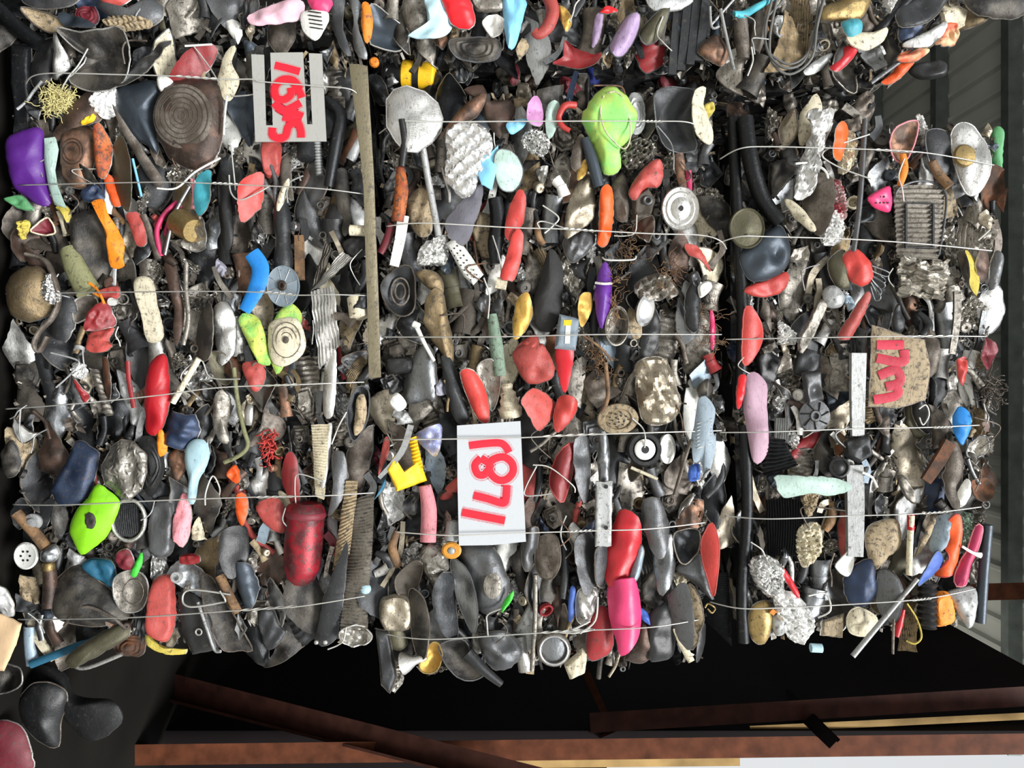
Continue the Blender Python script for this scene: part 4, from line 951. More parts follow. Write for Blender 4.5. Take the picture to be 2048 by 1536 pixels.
S('charcoal tall lens pan', 'crushed_pan', 'blackmetal', '878,1152 906,1150 912,1220 914,1272 890,1262 870,1200', 13, 'lens', -14)
S('grey crescent pan', 'crushed_pan', 'steel', '902,1118 932,1130 951,1180 956,1230 946,1262 916,1202', 13, 'lens', -22, 'grey')
o = S('big grey scuffed pan', 'crushed_pan', 'grey', '923,1100 985,1098 1011,1150 1016,1180 1000,1216 965,1226 944,1180', 22, 'dome', -14, None, 2)
sub(o, 'scuff_mark', polar(ellipse(18, 26, 20), 2, 'flat', 1, 1, 3)[:2], 'aludirty', 8, -2, 20.5)
S('dark bowl with rim', 'crushed_bowl', 'dark', '878,1290 930,1280 946,1330 972,1345 945,1361 908,1346', 14, 'dish', -18, 'grey')
S('grey round bowl', 'crushed_bowl', 'grey', '963,1272 1010,1268 1042,1300 1026,1331 990,1339 968,1310', 18, 'dome', -20)
T('black hanging handle', 'pan_grip', 'charcoal', '935,1306 965,1336 1003,1367', [14, 11, 7], 1, -30)
S('golden bowl', 'crushed_bowl', 'gold', '855,1290 875,1284 885,1310 873,1341 850,1346 839,1330', 12, 'dish', -24, 'brass')
Lz('silver spout cone', 'spout', 'alu', 826, 1322, [(4, 30), (7, 24), (9, 4), (18, -12), (22, -22)], rot=-72, tx=-80, d=-22)
S('dark pointed plate', 'metal_plate', 'charcoal', '752,1258 776,1262 793,1355 780,1385 764,1368', 8, 'flat', -12, 'taupe', 2, 0)
S('light green clip', 'clip', 'vividgreen', '1003,1226 1008,1205 1026,1183 1024,1200', 4, 'lens', -34)
for nm, m_, s_ in (('grey lens beside sign', 'grey', '1048,1062 1076,1054 1071,1110 1055,1142 1044,1120'), ('taupe lens pan', 'taupe', '1074,1080 1111,1069 1119,1120 1100,1152 1073,1140'),
                   ('pewter capsule pan', 'grey', '1149,1080 1186,1074 1191,1150 1170,1182 1154,1140'), ('dark sleeve pan', 'charcoal', '1190,1092 1221,1092 1211,1160 1200,1172 1188,1150'),
                   ('slate leaning pan', 'steelblue', '1258,1152 1279,1090 1287,1110 1276,1152'), ('grey curved capsule', 'grey', '1284,1010 1316,999 1337,1060 1321,1112 1299,1090'),
                   ('steel bottle capsule', 'steel', '1314,1082 1346,1074 1349,1130 1336,1166 1317,1182 1309,1150')):
    S(nm, 'crushed_pan', m_, s_, 13, 'lens', -16, 'taupe' if 'capsule' not in nm else None)
S('red scuffed long pan', 'crushed_pan', 'red', '1224,1060 1245,1019 1276,1040 1281,1090 1266,1131 1240,1162 1215,1162 1211,1130', 18, 'lens', -20, None, 2)
S('black glossy bowl', 'crushed_bowl', 'blackmetal', '1348,1066 1396,1060 1397,1100 1370,1127 1353,1112', 12, 'dish', -16, 'taupe')
S('grey flared horn', 'horn', 'grey', '1353,1136 1400,1109 1416,1150 1427,1200 1395,1172 1369,1152', 13, 'dome', -14)
S('coral spoon-shaped pan', 'crushed_pan', 'coral', '1404,1080 1421,1044 1434,1080 1432,1130 1424,1190 1415,1162 1404,1120', 9, 'lens', -26, 'salmon')
o = S('hot pink long pan', 'crushed_pan', 'hotpink', '1220,1171 1262,1156 1276,1190 1281,1240 1269,1276 1240,1301 1231,1271 1221,1236', 20, 'lens', -28)
S('crimson round pan', 'crushed_pan', 'darkred', '1180,1232 1215,1218 1226,1290 1200,1316 1174,1311', 16, 'dome', -20, 'grey')
S('brown scorched bowl', 'crushed_bowl', 'brown', '1252,1311 1280,1250 1306,1260 1311,1300 1290,1327 1260,1322', 15, 'dome', -18)
S('black glossy pan end', 'crushed_pan', 'black', '1299,1232 1335,1214 1352,1260 1347,1311 1320,1322 1298,1311', 16, 'dome', -18)
S('grey tall disc', 'pan_cover', 'grey', '1344,1180 1370,1169 1382,1240 1377,1291 1354,1272 1338,1210', 12, 'lens', -14)
S('tan tall disc', 'pan_cover', 'tan', '1374,1170 1395,1190 1404,1240 1386,1292 1374,1282', 9, 'lens', -20, 'taupe')
S('black end disc', 'pan_cover', 'black', '1394,1260 1411,1250 1406,1302 1389,1317', 8, 'lens', -12)
T('wood splinter slat', 'wood_strip', 'cream', '1352,1258 1366,1290 1382,1322', [6, 8, 7], .4, -30)
S('royal blue fleck', 'plastic_shard', 'royal', '1284,1218 1300,1235 1302,1250 1282,1236', 4, 'lens', -24)
S('royal blue slat', 'plastic_shard', 'royal', '1140,1178 1151,1178 1149,1230 1137,1242', 5, 'lens', -24)
o = Lz('round tin with glass end', 'tin', 'aludirty', 1108, 1300, [(33, -16), (34, 0), (31, 4), (27, 4), (25, -3)], d=-28, sq=1.0)
sub(o, 'tin_end', lathe([(25, 0), (20, 2), (2, 3)], 24), 'steel', 0, 0, -2)
ring(28, 2, 'chrome', o, 'tin_ring', 0, 0, 4)
S('silver crushed cup', 'cup', 'alu', '1156,1182 1190,1174 1194,1200 1176,1247 1154,1240', 12, 'dome', -22, 'alu', 5)
S('cream square cap', 'bottle_stopper', 'cream', '1129,1330 1164,1299 1176,1304 1169,1346 1140,1358', 12, 'flat', -16, sm=0)
T('long grey hairpin strip', 'metal_strip', 'aludirty', '1071,1150 1070,1250 1064,1342', 5, 1, -24)
T('dark upright handle', 'pan_grip', 'charcoal', '1126,1090 1130,1140 1126,1196', 8, .8, -14)
S('grey olive disc behind knob', 'pan_cover', 'olivedark', '778,1210 800,1255 812,1290 790,1300 772,1270', 7, 'lens', -8)
S('dark slotted vent', 'vent_cover', 'black', '775,720 817,716 818,742 777,746', 7, 'flat', -20)
S('white plastic wedge', 'plastic_chip', 'white', '778,805 793,786 812,808 797,822', 5, 'flat', -26)
S('brown half can', 'crushed_can', 'taupe', '1245,345 1258,378 1255,440 1230,432 1222,380', 14, 'dome', -10)
S('coral torn ear', 'plastic_shard', 'salmon', '1369,489 1395,492 1408,510 1422,545 1400,520 1378,510', 5, 'lens', -26)
S('magenta thin blade', 'plastic_strip', 'hotpink', '1420,620 1430,640 1430,690 1422,694', 4, 'lens', -22)
S('black spray can side', 'crushed_can', 'charcoal', '1370,590 1390,560 1400,600 1395,660 1372,650', 12, 'dome', -10)
S('bright cast bracket', 'bracket', 'aludirty', '1280,560 1330,545 1345,570 1320,600 1270,590', 10, 'dome', -18, None, 6)
S('white tag block', 'plastic_block', 'white', '1398,572 1418,562 1424,575 1402,595', 6, 'flat', -26)
# --- roof-side bale
T('tall black frame post', 'frame_post', 'blackmetal', '1468,232 1478,500 1484,640 1480,820', 12, 1, -10)
o = T('lower black frame post', 'frame_post', 'blackmetal', '1490,850 1494,1020 1484,1170 1488,1285', 12, 1, -10)
T('bent black exhaust pipe', 'pipe', 'blackmetal', '1490,236 1500,320 1526,396 1560,446', [16, 17, 17, 15], 1, -22)
o = S('slate wok dome', 'crushed_pan', 'slate', '1481,502 1520,470 1562,448 1583,490 1576,530 1546,556 1500,562 1480,532', 24, 'dome', -16, 'charcoal')
o = Lz('dusty olive pan disc', 'pan_cover', 'olivedark', 1494, 456, [(34, -6), (36, 0), (34, 3), (31, 0), (12, 1), (8, 3)], d=-40, sq=1.15)
sub(o, 'lid_hole', lathe([(3, 0), (3, 1)], 10), 'black', -2, -14, 1)
S('red dish under wok', 'crushed_dish', 'coral', '1489,577 1530,561 1576,544 1571,576 1540,592 1500,590', 10, 'dome', -14)
S('coral lens by post', 'crushed_dish', 'coral', '1484,622 1500,619 1526,660 1521,692 1490,732 1481,700', 11, 'lens', -20, 'salmon')
S('scarlet strip by post', 'plastic_strip', 'brightred', '1478,756 1493,754 1486,800 1472,817', 6, 'lens', -30)
S('mauve rubber glove', 'glove', 'mauve', '1489,757 1510,744 1536,770 1535,830 1536,900 1520,926 1504,917 1495,860 1487,800', 12, 'dome', -22, None, 2)
S('jagged crumpled foil strip', 'foil_scrap', 'whitefoil', '1614,226 1666,224 1650,290 1626,382 1588,397 1600,330 1620,270', 10, 'dome', -30, None, 8)
S('burnt orange pod', 'crushed_cup', 'deeporange', '1664,266 1681,249 1698,262 1691,290 1681,319 1659,316', 12, 'lens', -24)
S('pale crusted scrap', 'foil_scrap', 'cream', '1690,262 1716,268 1711,322 1680,347', 8, 'dome', -16, None, 5)
T('long upright grey rod', 'metal_rod', 'grey', '1731,238 1722,400 1708,505', 5.5, 1, -26)
S('copper-pink dish', 'crushed_dish', 'copper', '1784,266 1800,250 1833,244 1831,280 1811,322 1789,320 1779,292', 11, 'dish', -20, 'pink')
T('amber tongue strip', 'plastic_strip', 'orange', '1806,308 1808,340 1798,372', [7, 8, 6], .5, -26)
o = S('silver wide pan', 'crushed_pan', 'alu', '1905,262 1935,244 1971,275 1983,320 1971,366 1946,392 1924,372 1912,330', 14, 'dome', -20, 'alu', 2)
sub(o, 'pan_boss', lathe([(23, 0), (20, 5), (8, 7)], 20), 'brass', -20, 6, 10)
S('dark round lid', 'pan_cover', 'charcoal', '1850,266 1896,264 1916,300 1901,346 1862,332', 10, 'dome', -12, 'grey')
T('short wooden peg', 'wood_stick', 'wood', '1864,322 1880,346 1897,374', [8, 10, 10], .8, -30)
S('green glass jar side', 'jar', 'grassgreen', '1984,262 2006,266 2006,350 1989,352', 10, 'dome', 20)
o = G('ribbed griddle plate', 'griddle', 'aludirty', '1788,370 1892,370 1878,520 1794,516', 15, 2.6, True, -20, .8, bulge=4, nv=18, sharpness=.6)
sub(o, 'griddle_rim', sweep(np.array([[-52, 40, 2], [-40, 68, 2], [0, 82, 2], [38, 74, 2], [54, 48, 2], [50, -10, 0], [40, -66, 0]]), 2.4, seg=8, steps=40), 'grey')
sub(o, 'inner_frame', sweep(np.array([[-28, 36, 5], [26, 36, 5], [26, -52, 5], [-28, -52, 5]]), 2.2, seg=4, closed=True, square=True), 'charcoal')
o = S('pink perforated scoop', 'scoop', 'hotpink', '1735,396 1760,380 1783,374 1784,420 1755,416 1740,406', 7, 'dome', -24)
for k in range(7): sub(o, 'scoop_hole', lathe([(2, 0), (2, 1.4)], 8), 'black', -10 + (k % 4) * 8, -8 + (k // 4) * 12, 5.6)
S('red and white foil', 'foil_scrap', 'redwhite', '1655,372 1680,358 1697,400 1690,440 1662,432', 9, 'dome', -22, None, 6)
S('pale pleated foil', 'foil_scrap', 'whitefoil', '1650,430 1684,425 1690,478 1648,484', 8, 'dome', -18, None, 5)
S('taupe tapered pan', 'crushed_pan', 'taupe', '1624,352 1656,370 1651,440 1630,472 1608,420', 12, 'lens', -16)
S('cream sickle edge', 'metal_shard', 'cream', '1572,400 1600,410 1626,455 1615,462 1588,430', 6, 'lens', -20)
S('coral round bowl', 'crushed_bowl', 'coral', '1688,512 1715,499 1741,525 1746,555 1725,571 1704,561 1689,536', 16, 'dome', -26)
S('olive round bowl', 'crushed_bowl', 'olivedark', '1658,522 1690,502 1697,560 1700,576 1675,572 1660,546', 14, 'dome', -16)
for i in range(5):
    T(('top', 'second', 'middle', 'fourth', 'lowest')[i] + ' whisk loop', 'whisk_wire', 'steel', f'1742,{532 + i * 8} {1775 - i * 4},{545 + i * 12} {1771 - i * 5},{553 + i * 12} 1740,{541 + i * 8}', 1.6, 1, -24)
S('salmon triangular lens', 'crushed_dish', 'salmon', '1679,672 1704,620 1726,588 1734,600 1720,640 1706,674', 9, 'lens', -22)
G('crumpled grey fin foil', 'finned_strip', 'foildirty', '1800,515 1902,522 1888,600 1795,592', 10, 3, True, -24, 7, bulge=10, nv=14)
S('yellow-olive leaf pan', 'crushed_pan', 'oldyellow', '1929,502 1950,519 1956,555 1940,592 1929,570 1934,536', 8, 'lens', -24)
S('brown edge lens', 'crushed_pan', 'brown', '1950,500 1976,510 1976,540 1960,567 1944,546', 9, 'lens', -14)
S('grey edge lens', 'crushed_pan', 'grey', '1985,508 2001,520 1999,560 1975,577', 9, 'lens', -10)
PANEL = S('tan sprayed panel', 'sheet_metal', 'tan', '1744,650 1810,672 1850,680 1862,740 1851,800 1800,816 1738,813 1742,740', 4, 'flat', -28, 'taupe', .7, 0, folds=0, dents=0, sl=(0, 0))
for s_ in ('1752,690 1806,690', '1752,716 1804,724 1806,700', '1756,752 1790,740 1798,764 1770,774', '1746,800 1792,790 1790,770'):
    A = (pts(s_) - pts('1744,650 1810,672 1850,680 1862,740 1851,800 1800,816 1738,813 1742,740').mean(0)) * [1, -1]
    V, Fc = sweep(np.c_[A, np.full(len(A), 4.6)], 9.5, .12, 10); sub(PANEL, 'spray_stroke', (V, Fc), 'oldspray')
T('white galvanised strut', 'strut', 'palegrey', '1717,706 1716,790 1715,872', [15, 14, 12], .4, -30, sq=True)
T('pale lower strut', 'strut', 'palegrey', '1708,930 1710,1010 1708,1112', [17, 17, 15], .4, -20, sq=True)
S('charcoal square block', 'metal_cover', 'charcoal', '1688,882 1735,867 1746,910 1720,927 1690,912', 14, 'flat', -28, sm=0)
o = Lz('black ridged pulley', 'pulley', 'black', 1680, 935, [(20, -8), (21, 0), (17, 2), (14, -2), (8, 2), (5, 4)], d=-28)
o = Lz('grey fan hub', 'fan_hub', 'grey', 1630, 832, [(30, -6), (31, 0), (12, 3), (10, 6), (6, 6), (5, 0)], d=-20, sq=1.05)
for k in range(7): sub(o, 'hub_vane', sweep(np.array([[11 * math.cos(k * .9), 11 * math.sin(k * .9), 3], [29 * math.cos(k * .9 + .3), 29 * math.sin(k * .9 + .3), 2]]), 1.5, 1.5, seg=4), 'charcoal')
S('grey upright box', 'metal_cover', 'grey', '1603,746 1640,740 1649,800 1614,812', 12, 'flat', -16, sm=0)
G('black arched fins', 'heat_sink', 'charcoal', '1522,872 1568,880 1596,930 1528,952', 9, 4, True, -16, 1, bulge=14, sharpness=.5)
G('black comb fins', 'heat_sink', 'charcoal', '1530,1000 1610,998 1602,1112 1534,1112', 15, 4, False, -14, 1, bulge=6, sharpness=.5)
G('white comb slats', 'heat_sink', 'palegrey', '1550,836 1577,836 1576,880 1548,876', 6, 3, False, -18, .4, bulge=0, sharpness=.5)
S('mint smeared shard', 'metal_shard', 'mint', '1552,956 1580,951 1670,957 1696,975 1660,991 1620,986 1570,994', 7, 'lens', -32, None, 2)
S('cream crumpled paper', 'foil_scrap', 'cream', '1599,1060 1640,1049 1646,1100 1615,1137 1597,1110', 9, 'dome', -24, None, 6)
S('tan folded paper', 'foil_scrap', 'tan', '1605,985 1639,985 1631,1021 1615,1032', 7, 'dome', -26, None, 3)
T('rusty flat bar', 'metal_bar', 'rust', '1900,884 1876,922 1850,962', [11, 12, 10], .45, -26, sq=True)
S('grey long lens by bar', 'crushed_pan', 'taupe', '1895,892 1920,900 1926,960 1905,1012 1889,982', 12, 'lens', -18)
S('blue heart-shaped cap', 'bottle_stopper', 'blue', '1909,832 1925,814 1943,830 1941,860 1925,890 1911,866', 9, 'lens', -28)
S('white curved scoop', 'scoop', 'white', '1913,1012 1920,978 1936,958 1944,985 1931,1011', 8, 'lens', -22)
S('brown looped tyre edge', 'tyre_scrap', 'rust', '1944,962 1976,958 1987,985 1970,1003 1948,992', 10, 'dish', -12)
S('coral small cup', 'cup', 'coral', '1912,722 1935,714 1936,750 1925,771 1914,750', 9, 'lens', -20)
S('beige round shell', 'crushed_bowl', 'tan', '1734,1062 1760,1044 1796,1044 1802,1090 1780,1112 1750,1137 1737,1100', 16, 'dome', -18)
S('beige slim lens', 'crushed_dish', 'tan', '1833,1102 1849,1052 1861,1034 1856,1080 1830,1112', 8, 'lens', -16)
S('steel slim lens', 'crushed_dish', 'steelblue', '1859,1092 1870,1041 1891,1029 1886,1080 1870,1102', 9, 'lens', -16)
S('tomato red long pan', 'crushed_pan', 'deeporange', '1889,1042 1905,1024 1919,1060 1919,1120 1906,1147 1874,1152 1891,1116 1882,1080', 12, 'lens', -22, 'coral')
S('sage crumpled foil', 'foil_scrap', 'sage', '1919,1040 1946,1029 1941,1082 1920,1087', 7, 'dome', -14, None, 4)
S('maroon pink pan', 'crushed_pan', 'magenta', '1934,1092 1950,1050 1961,1058 1947,1130 1931,1162 1904,1167 1914,1130', 12, 'lens', -20, 'pink')
T('white fork at edge', 'fork', 'white', '1922,1092 1946,1106 1965,1112', [2.5, 3, 6], .6, -34)
S('blue-violet dish', 'crushed_dish', 'royal', '1833,1148 1850,1116 1870,1099 1886,1130 1850,1157 1828,1168', 10, 'lens', -24, 'navy')
S('navy glossy pot stack', 'crushed_pot', 'navy', '1694,1152 1740,1120 1752,1180 1730,1212 1699,1202', 16, 'dome', -18)
S('grey glossy pot half', 'crushed_pot', 'grey', '1750,1142 1772,1138 1792,1180 1782,1242 1754,1212', 14, 'lens', -16, 'charcoal')
o = T('cream striped pole', 'pole', 'cream', '1822,1030 1821,1090 1817,1150', 6, 1, -34)
sub(o, 'pole_tip', sweep(np.array([[2, 62, 0], [2, 30, 0]]), 7, seg=10), 'red')
T('red lower pole', 'pole', 'red', '1806,1218 1800,1250 1794,1274', [4, 7, 5], 1, -28)
S('white crumpled foil bag', 'foil_scrap', 'whitefoil', '1548,1190 1590,1188 1622,1220 1637,1260 1610,1292 1580,1277 1558,1240', 13, 'dome', -28, None, 7)
S('brass gas cylinder', 'tank', 'brass', '1504,1212 1540,1205 1542,1270 1520,1292 1499,1262', 18, 'dome', -22)
S('grey dome cap', 'bottle_stopper', 'palegrey', '1543,1236 1566,1229 1577,1260 1554,1272', 12, 'dome', -22)
Lz('orange square nut', 'nut', 'orange', 1546, 1224, [(4, -3), (7, -3), (7, 3), (4, 3)], d=-38, seg=4)
S('cream plastic tub', 'tub', 'cream', '1693,1236 1714,1214 1757,1240 1741,1272 1703,1267', 13, 'dome', -20, 'cream')
S('tan square card', 'metal_plate', 'tan', '1644,1241 1691,1229 1686,1276 1639,1269', 5, 'flat', -16, sm=0)
T('long slanting tube', 'metal_rod', 'palegrey', '1836,1158 1770,1236 1706,1313', [4, 5, 5.5], 1, -46, z=[0, 0, 0])
T('thin hanging rod', 'metal_rod', 'taupe', '1789,1226 1786,1268 1783,1306', 2.6, 1, -30)
o = T('black ribbed bottle', 'bottle', 'black', '1856,1165 1855,1255', [17, 18], 1, -22, z=[0, 0], ribs=7)
S('amber resin block', 'plastic_block', 'orange', '1869,1191 1900,1189 1908,1240 1881,1254 1870,1241', 12, 'flat', -24)
S('grey fan-shaped sheet', 'metal_shard', 'palegrey', '1899,1186 1951,1179 1946,1230 1931,1252 1910,1212', 10, 'dome', -16)
T('yellow hooked wire', 'wire_hook', 'oldyellow', '1816,1208 1836,1240 1841,1272 1828,1286 1813,1282', 1.8, 1, -30)
T('pale pipe socket', 'pipe', 'paleblue', '1622,1296 1644,1297', 9, 1, -22, z=[0, 0], hollow=True)
S('grey bright crumple', 'foil_scrap', 'foil', '1498,1125 1530,1108 1566,1140 1560,1192 1520,1180', 11, 'dome', -20, None, 7)
S('red curved sliver', 'plastic_strip', 'red', '1558,1136 1571,1139 1598,1185 1590,1192', 5, 'lens', -26)
o = T('slate pole at edge', 'pole', 'slate', '1977,1050 1969,1150 1962,1246', 10, 1, -16, hollow=True)
G('black mesh radiator', 'radiator', 'black', '1402,1146 1458,1146 1464,1292 1410,1240', 30, 2, True, 0, .5, bulge=2, sharpness=.6)
tangle('grey wire wool nest', 'wire_wool', 'taupe', '1950,720 1990,735 2004,790 2000,820 1970,800', 90, .9, 18, -16)
S('white bent bracket', 'bracket', 'white', '1668,1132 1690,1108 1712,1094 1700,1152', 7, 'dish', -26)
S('silver edge collar', 'crushed_can', 'foildirty', '1930,885 1965,870 1975,900 1955,915 1930,910', 9, 'dish', -16, 'grey', 3)
S('pale leaning slab', 'metal_bar', 'aludirty', '1618,640 1640,600 1658,610 1610,702 1596,690', 7, 'flat', -20)
S('ridged grey dome', 'crushed_can', 'palegrey', '1645,582 1668,572 1690,595 1678,615 1650,612', 11, 'dome', -18)
T('long pale vertical bar', 'metal_bar', 'aludirty', '1918,582 1914,640 1905,708', [7, 7, 6], .4, -24, sq=True)
S('grey pointed pan', 'crushed_pan', 'taupe', '1842,700 1862,660 1880,690 1872,740 1850,752', 11, 'dome', -16)
S('pale folded strap', 'metal_strip', 'aludirty', '1802,952 1818,960 1832,1000 1822,1006 1806,985', 5, 'flat', -28)
S('small dark bulb', 'bulb', 'charcoal', '1784,640 1798,606 1812,640 1806,662 1790,662', 11, 'dome', -18)

for nick, s_ in (('brown root tangle by motor block', '1255,450 1290,455 1280,500 1240,560 1225,520'), ('brown fibre wisp beside spindle', '1215,530 1240,560 1235,640 1222,640'), ('tan root wisp by coral ear', '1335,520 1360,500 1345,560 1310,590'),
                 ('brown root tangle by magenta blade', '1400,600 1440,610 1440,700 1410,690'), ('brown root wisp under adapter', '1190,690 1215,700 1210,760 1185,740')):
    tangle(nick, 'root_tangle', 'wood', s_, 45, .6, 20, -20, 'roots', depth=8)

# ------------------------------------------------------------------ number signs tied to two bales
def sign(label, outline, m, strokes, r, mist_r, d, nick):
    A = pts(outline); ctr = A.mean(0)
    V, Fc = slab([tuple(q) for q in (A - ctr) * [1, -1]], 2.5)
    o = mesh_obj('number_sign', V, Fc, m, sharp=30)
    o.matrix_world = frame(ctr[0], ctr[1], d)
    for k, digit in enumerate(strokes):
        parts, mists = [], []
        for s in digit:
            P = (pts(s) - ctr) * [1, -1]
            parts.append(sweep(np.c_[P, np.full(len(P), 2.6 + .25 * k)], r, .06, 12)); mists.append(sweep(np.c_[P, np.full(len(P), 2.5 + .2 * k)], mist_r, .03, 12))
        def join(L):
            Vs, Fs, off = [], [], 0
            for v, f in L: Vs.append(v); Fs += [tuple(q + off for q in t) for t in f]; off += len(v)
            return np.vstack(Vs), Fs
        dg = sub(o, 'painted_digit', join(parts), 'spray')
        c = mesh_obj('spray_mist', *join(mists), MIST, dg); c.matrix_local = Matrix.Identity(4)
    return reg(o, nick, ctr[0], ctr[1], A, 'sign', label)
MIST = mist_material()
sign('grey slotted plastic sign sprayed 1645 in red', '503,109 528,110 532,251 546,251 541,106 606,105 614,249 625,249 618,107 644,108 653,283 511,284', 'signgrey',
     [['550,131 575,137 600,144'], ['600,180 588,162 566,160 551,174 553,195 568,200 582,190 582,176', '588,166 600,186 604,196'],
      ['549,206 568,222 602,206', '556,214 590,238 566,234', '578,222 606,234'], ['546,256 546,272 560,277 572,272 577,255 585,248 596,246 602,262 603,276']], 7.5, 10.5, -46, 'sign reading 1645')
sign('white paper sign sprayed 1871 in red', '914,851 1041,842 1046,960 1052,1083 985,1090 918,1091 915,960', 'signwhite',
     [['938,891 970,887 1000,886 1012,894 1018,905'], ['962,916 950,930 956,948 970,948 980,930 962,916', '974,930 988,918 1008,914 1024,926 1026,944 1014,958 998,960 984,950 976,934'],
      ['947,990 975,997 1006,1006 1012,996 1014,970'], ['924,1024 965,1032 1010,1041']], 7.5, 12, -48, 'sign reading 1871')

# ------------------------------------------------------------------ baling wires
def knot(o, ctr, x0, x1, y0, y1):
    n = 26
    for ph in (0, math.pi):
        t = np.linspace(0, 1, n)
        P = np.c_[x0 + (x1 - x0) * t - ctr[0], -(y0 + (y1 - y0) * t - ctr[1]) + 1.8 * np.sin(t * 16 + ph), 1.8 * np.cos(t * 16 + ph)]
        V, Fc = sweep(P, .95, seg=5, steps=n * 2); sub(o, 'twist_knot', (V, Fc), 'wire')
ORD = ('top', 'second', 'third', 'fourth', 'fifth', 'lowest')
def wire(bale, i, s, kn=()):
    A = pts(s); ctr = A.mean(0); loc = (A - ctr) * [1, -1]
    z = np.zeros(len(A)); z[0] = z[-1] = -30
    V, Fc = sweep(np.c_[loc, z], 1.35, seg=6, steps=len(A) * 8)
    o = mesh_obj('baling_wire', V, Fc, 'wire', sharp=None); o.matrix_world = frame(ctr[0], ctr[1], -58)
    for q in kn: knot(o, ctr, *q)
    nm = {'a': 'bale with the slotted sign', 'b': 'bale with the paper sign', 'c': 'bale beside the ribbed roof', 't': 'row along the upper frame edge'}[bale]
    reg(o, 'wire', -999, -999, None, 'wire', f'{ORD[i]} baling wire pulled across the {nm}', 'baling wires around the ' + nm)
for b_, L in {'a': [('30,156 85,147 250,149 350,152 440,158 505,158 525,163 640,172 700,178 716,186', [(352, 440, 152, 158)]), ('18,362 310,364 430,367 520,371 640,377 742,383', [(425, 480, 366, 369)]),
                    ('-10,584 250,584 480,583 590,590 660,589 748,588', [(520, 590, 583, 590)]), ('-10,819 110,811 230,800 330,789 440,775 600,769 722,764', [(510, 600, 772, 769)]),
                    ('5,1014 130,1010 300,1002 430,997 520,994 640,992 742,990', [(512, 588, 995, 993)]), ('15,1249 250,1236 480,1221 600,1213 724,1201', [(480, 594, 1221, 1213)])],
              'b': [('752,257 800,243 880,243 1100,242 1300,242 1380,245 1414,257', [(1285, 1325, 242, 243)]), ('768,446 850,446 1024,455 1130,458 1300,467 1400,470 1440,481 1462,492', [(1128, 1192, 457, 462)]),
                    ('758,672 900,674 1024,673 1200,669 1452,667', []), ('764,882 830,879 1024,876 1150,870 1250,867 1452,863', [(1085, 1200, 873, 868)]),
                    ('786,1070 900,1071 1024,1067 1180,1062 1300,1058 1418,1051', [(1140, 1186, 1064, 1061)]), ('766,1279 860,1279 1020,1270 1150,1262 1300,1255 1408,1249', [(1080, 1190, 1266, 1259)])],
              'c': [('1448,309 1480,297 1536,293 1700,297 1850,305 2008,321', [(1752, 1832, 299, 304)]), ('1440,482 1480,473 1536,473 1700,478 1850,488 2004,496', []),
                    ('1460,677 1700,674 1850,672 1992,671', [(1810, 1915, 673, 672)]), ('1448,867 1536,864 1700,858 1850,855 1978,852', [(1868, 1904, 855, 854)]),
                    ('1458,1037 1540,1038 1700,1032 1850,1027 1982,1019', [(1845, 1895, 1027, 1024)]), ('1428,1213 1480,1217 1560,1216 1700,1209 1850,1198 1970,1186', [(1825, 1862, 1201, 1197)])]}.items():
    for i, (s, kn) in enumerate(L): wire(b_, i, s, kn)
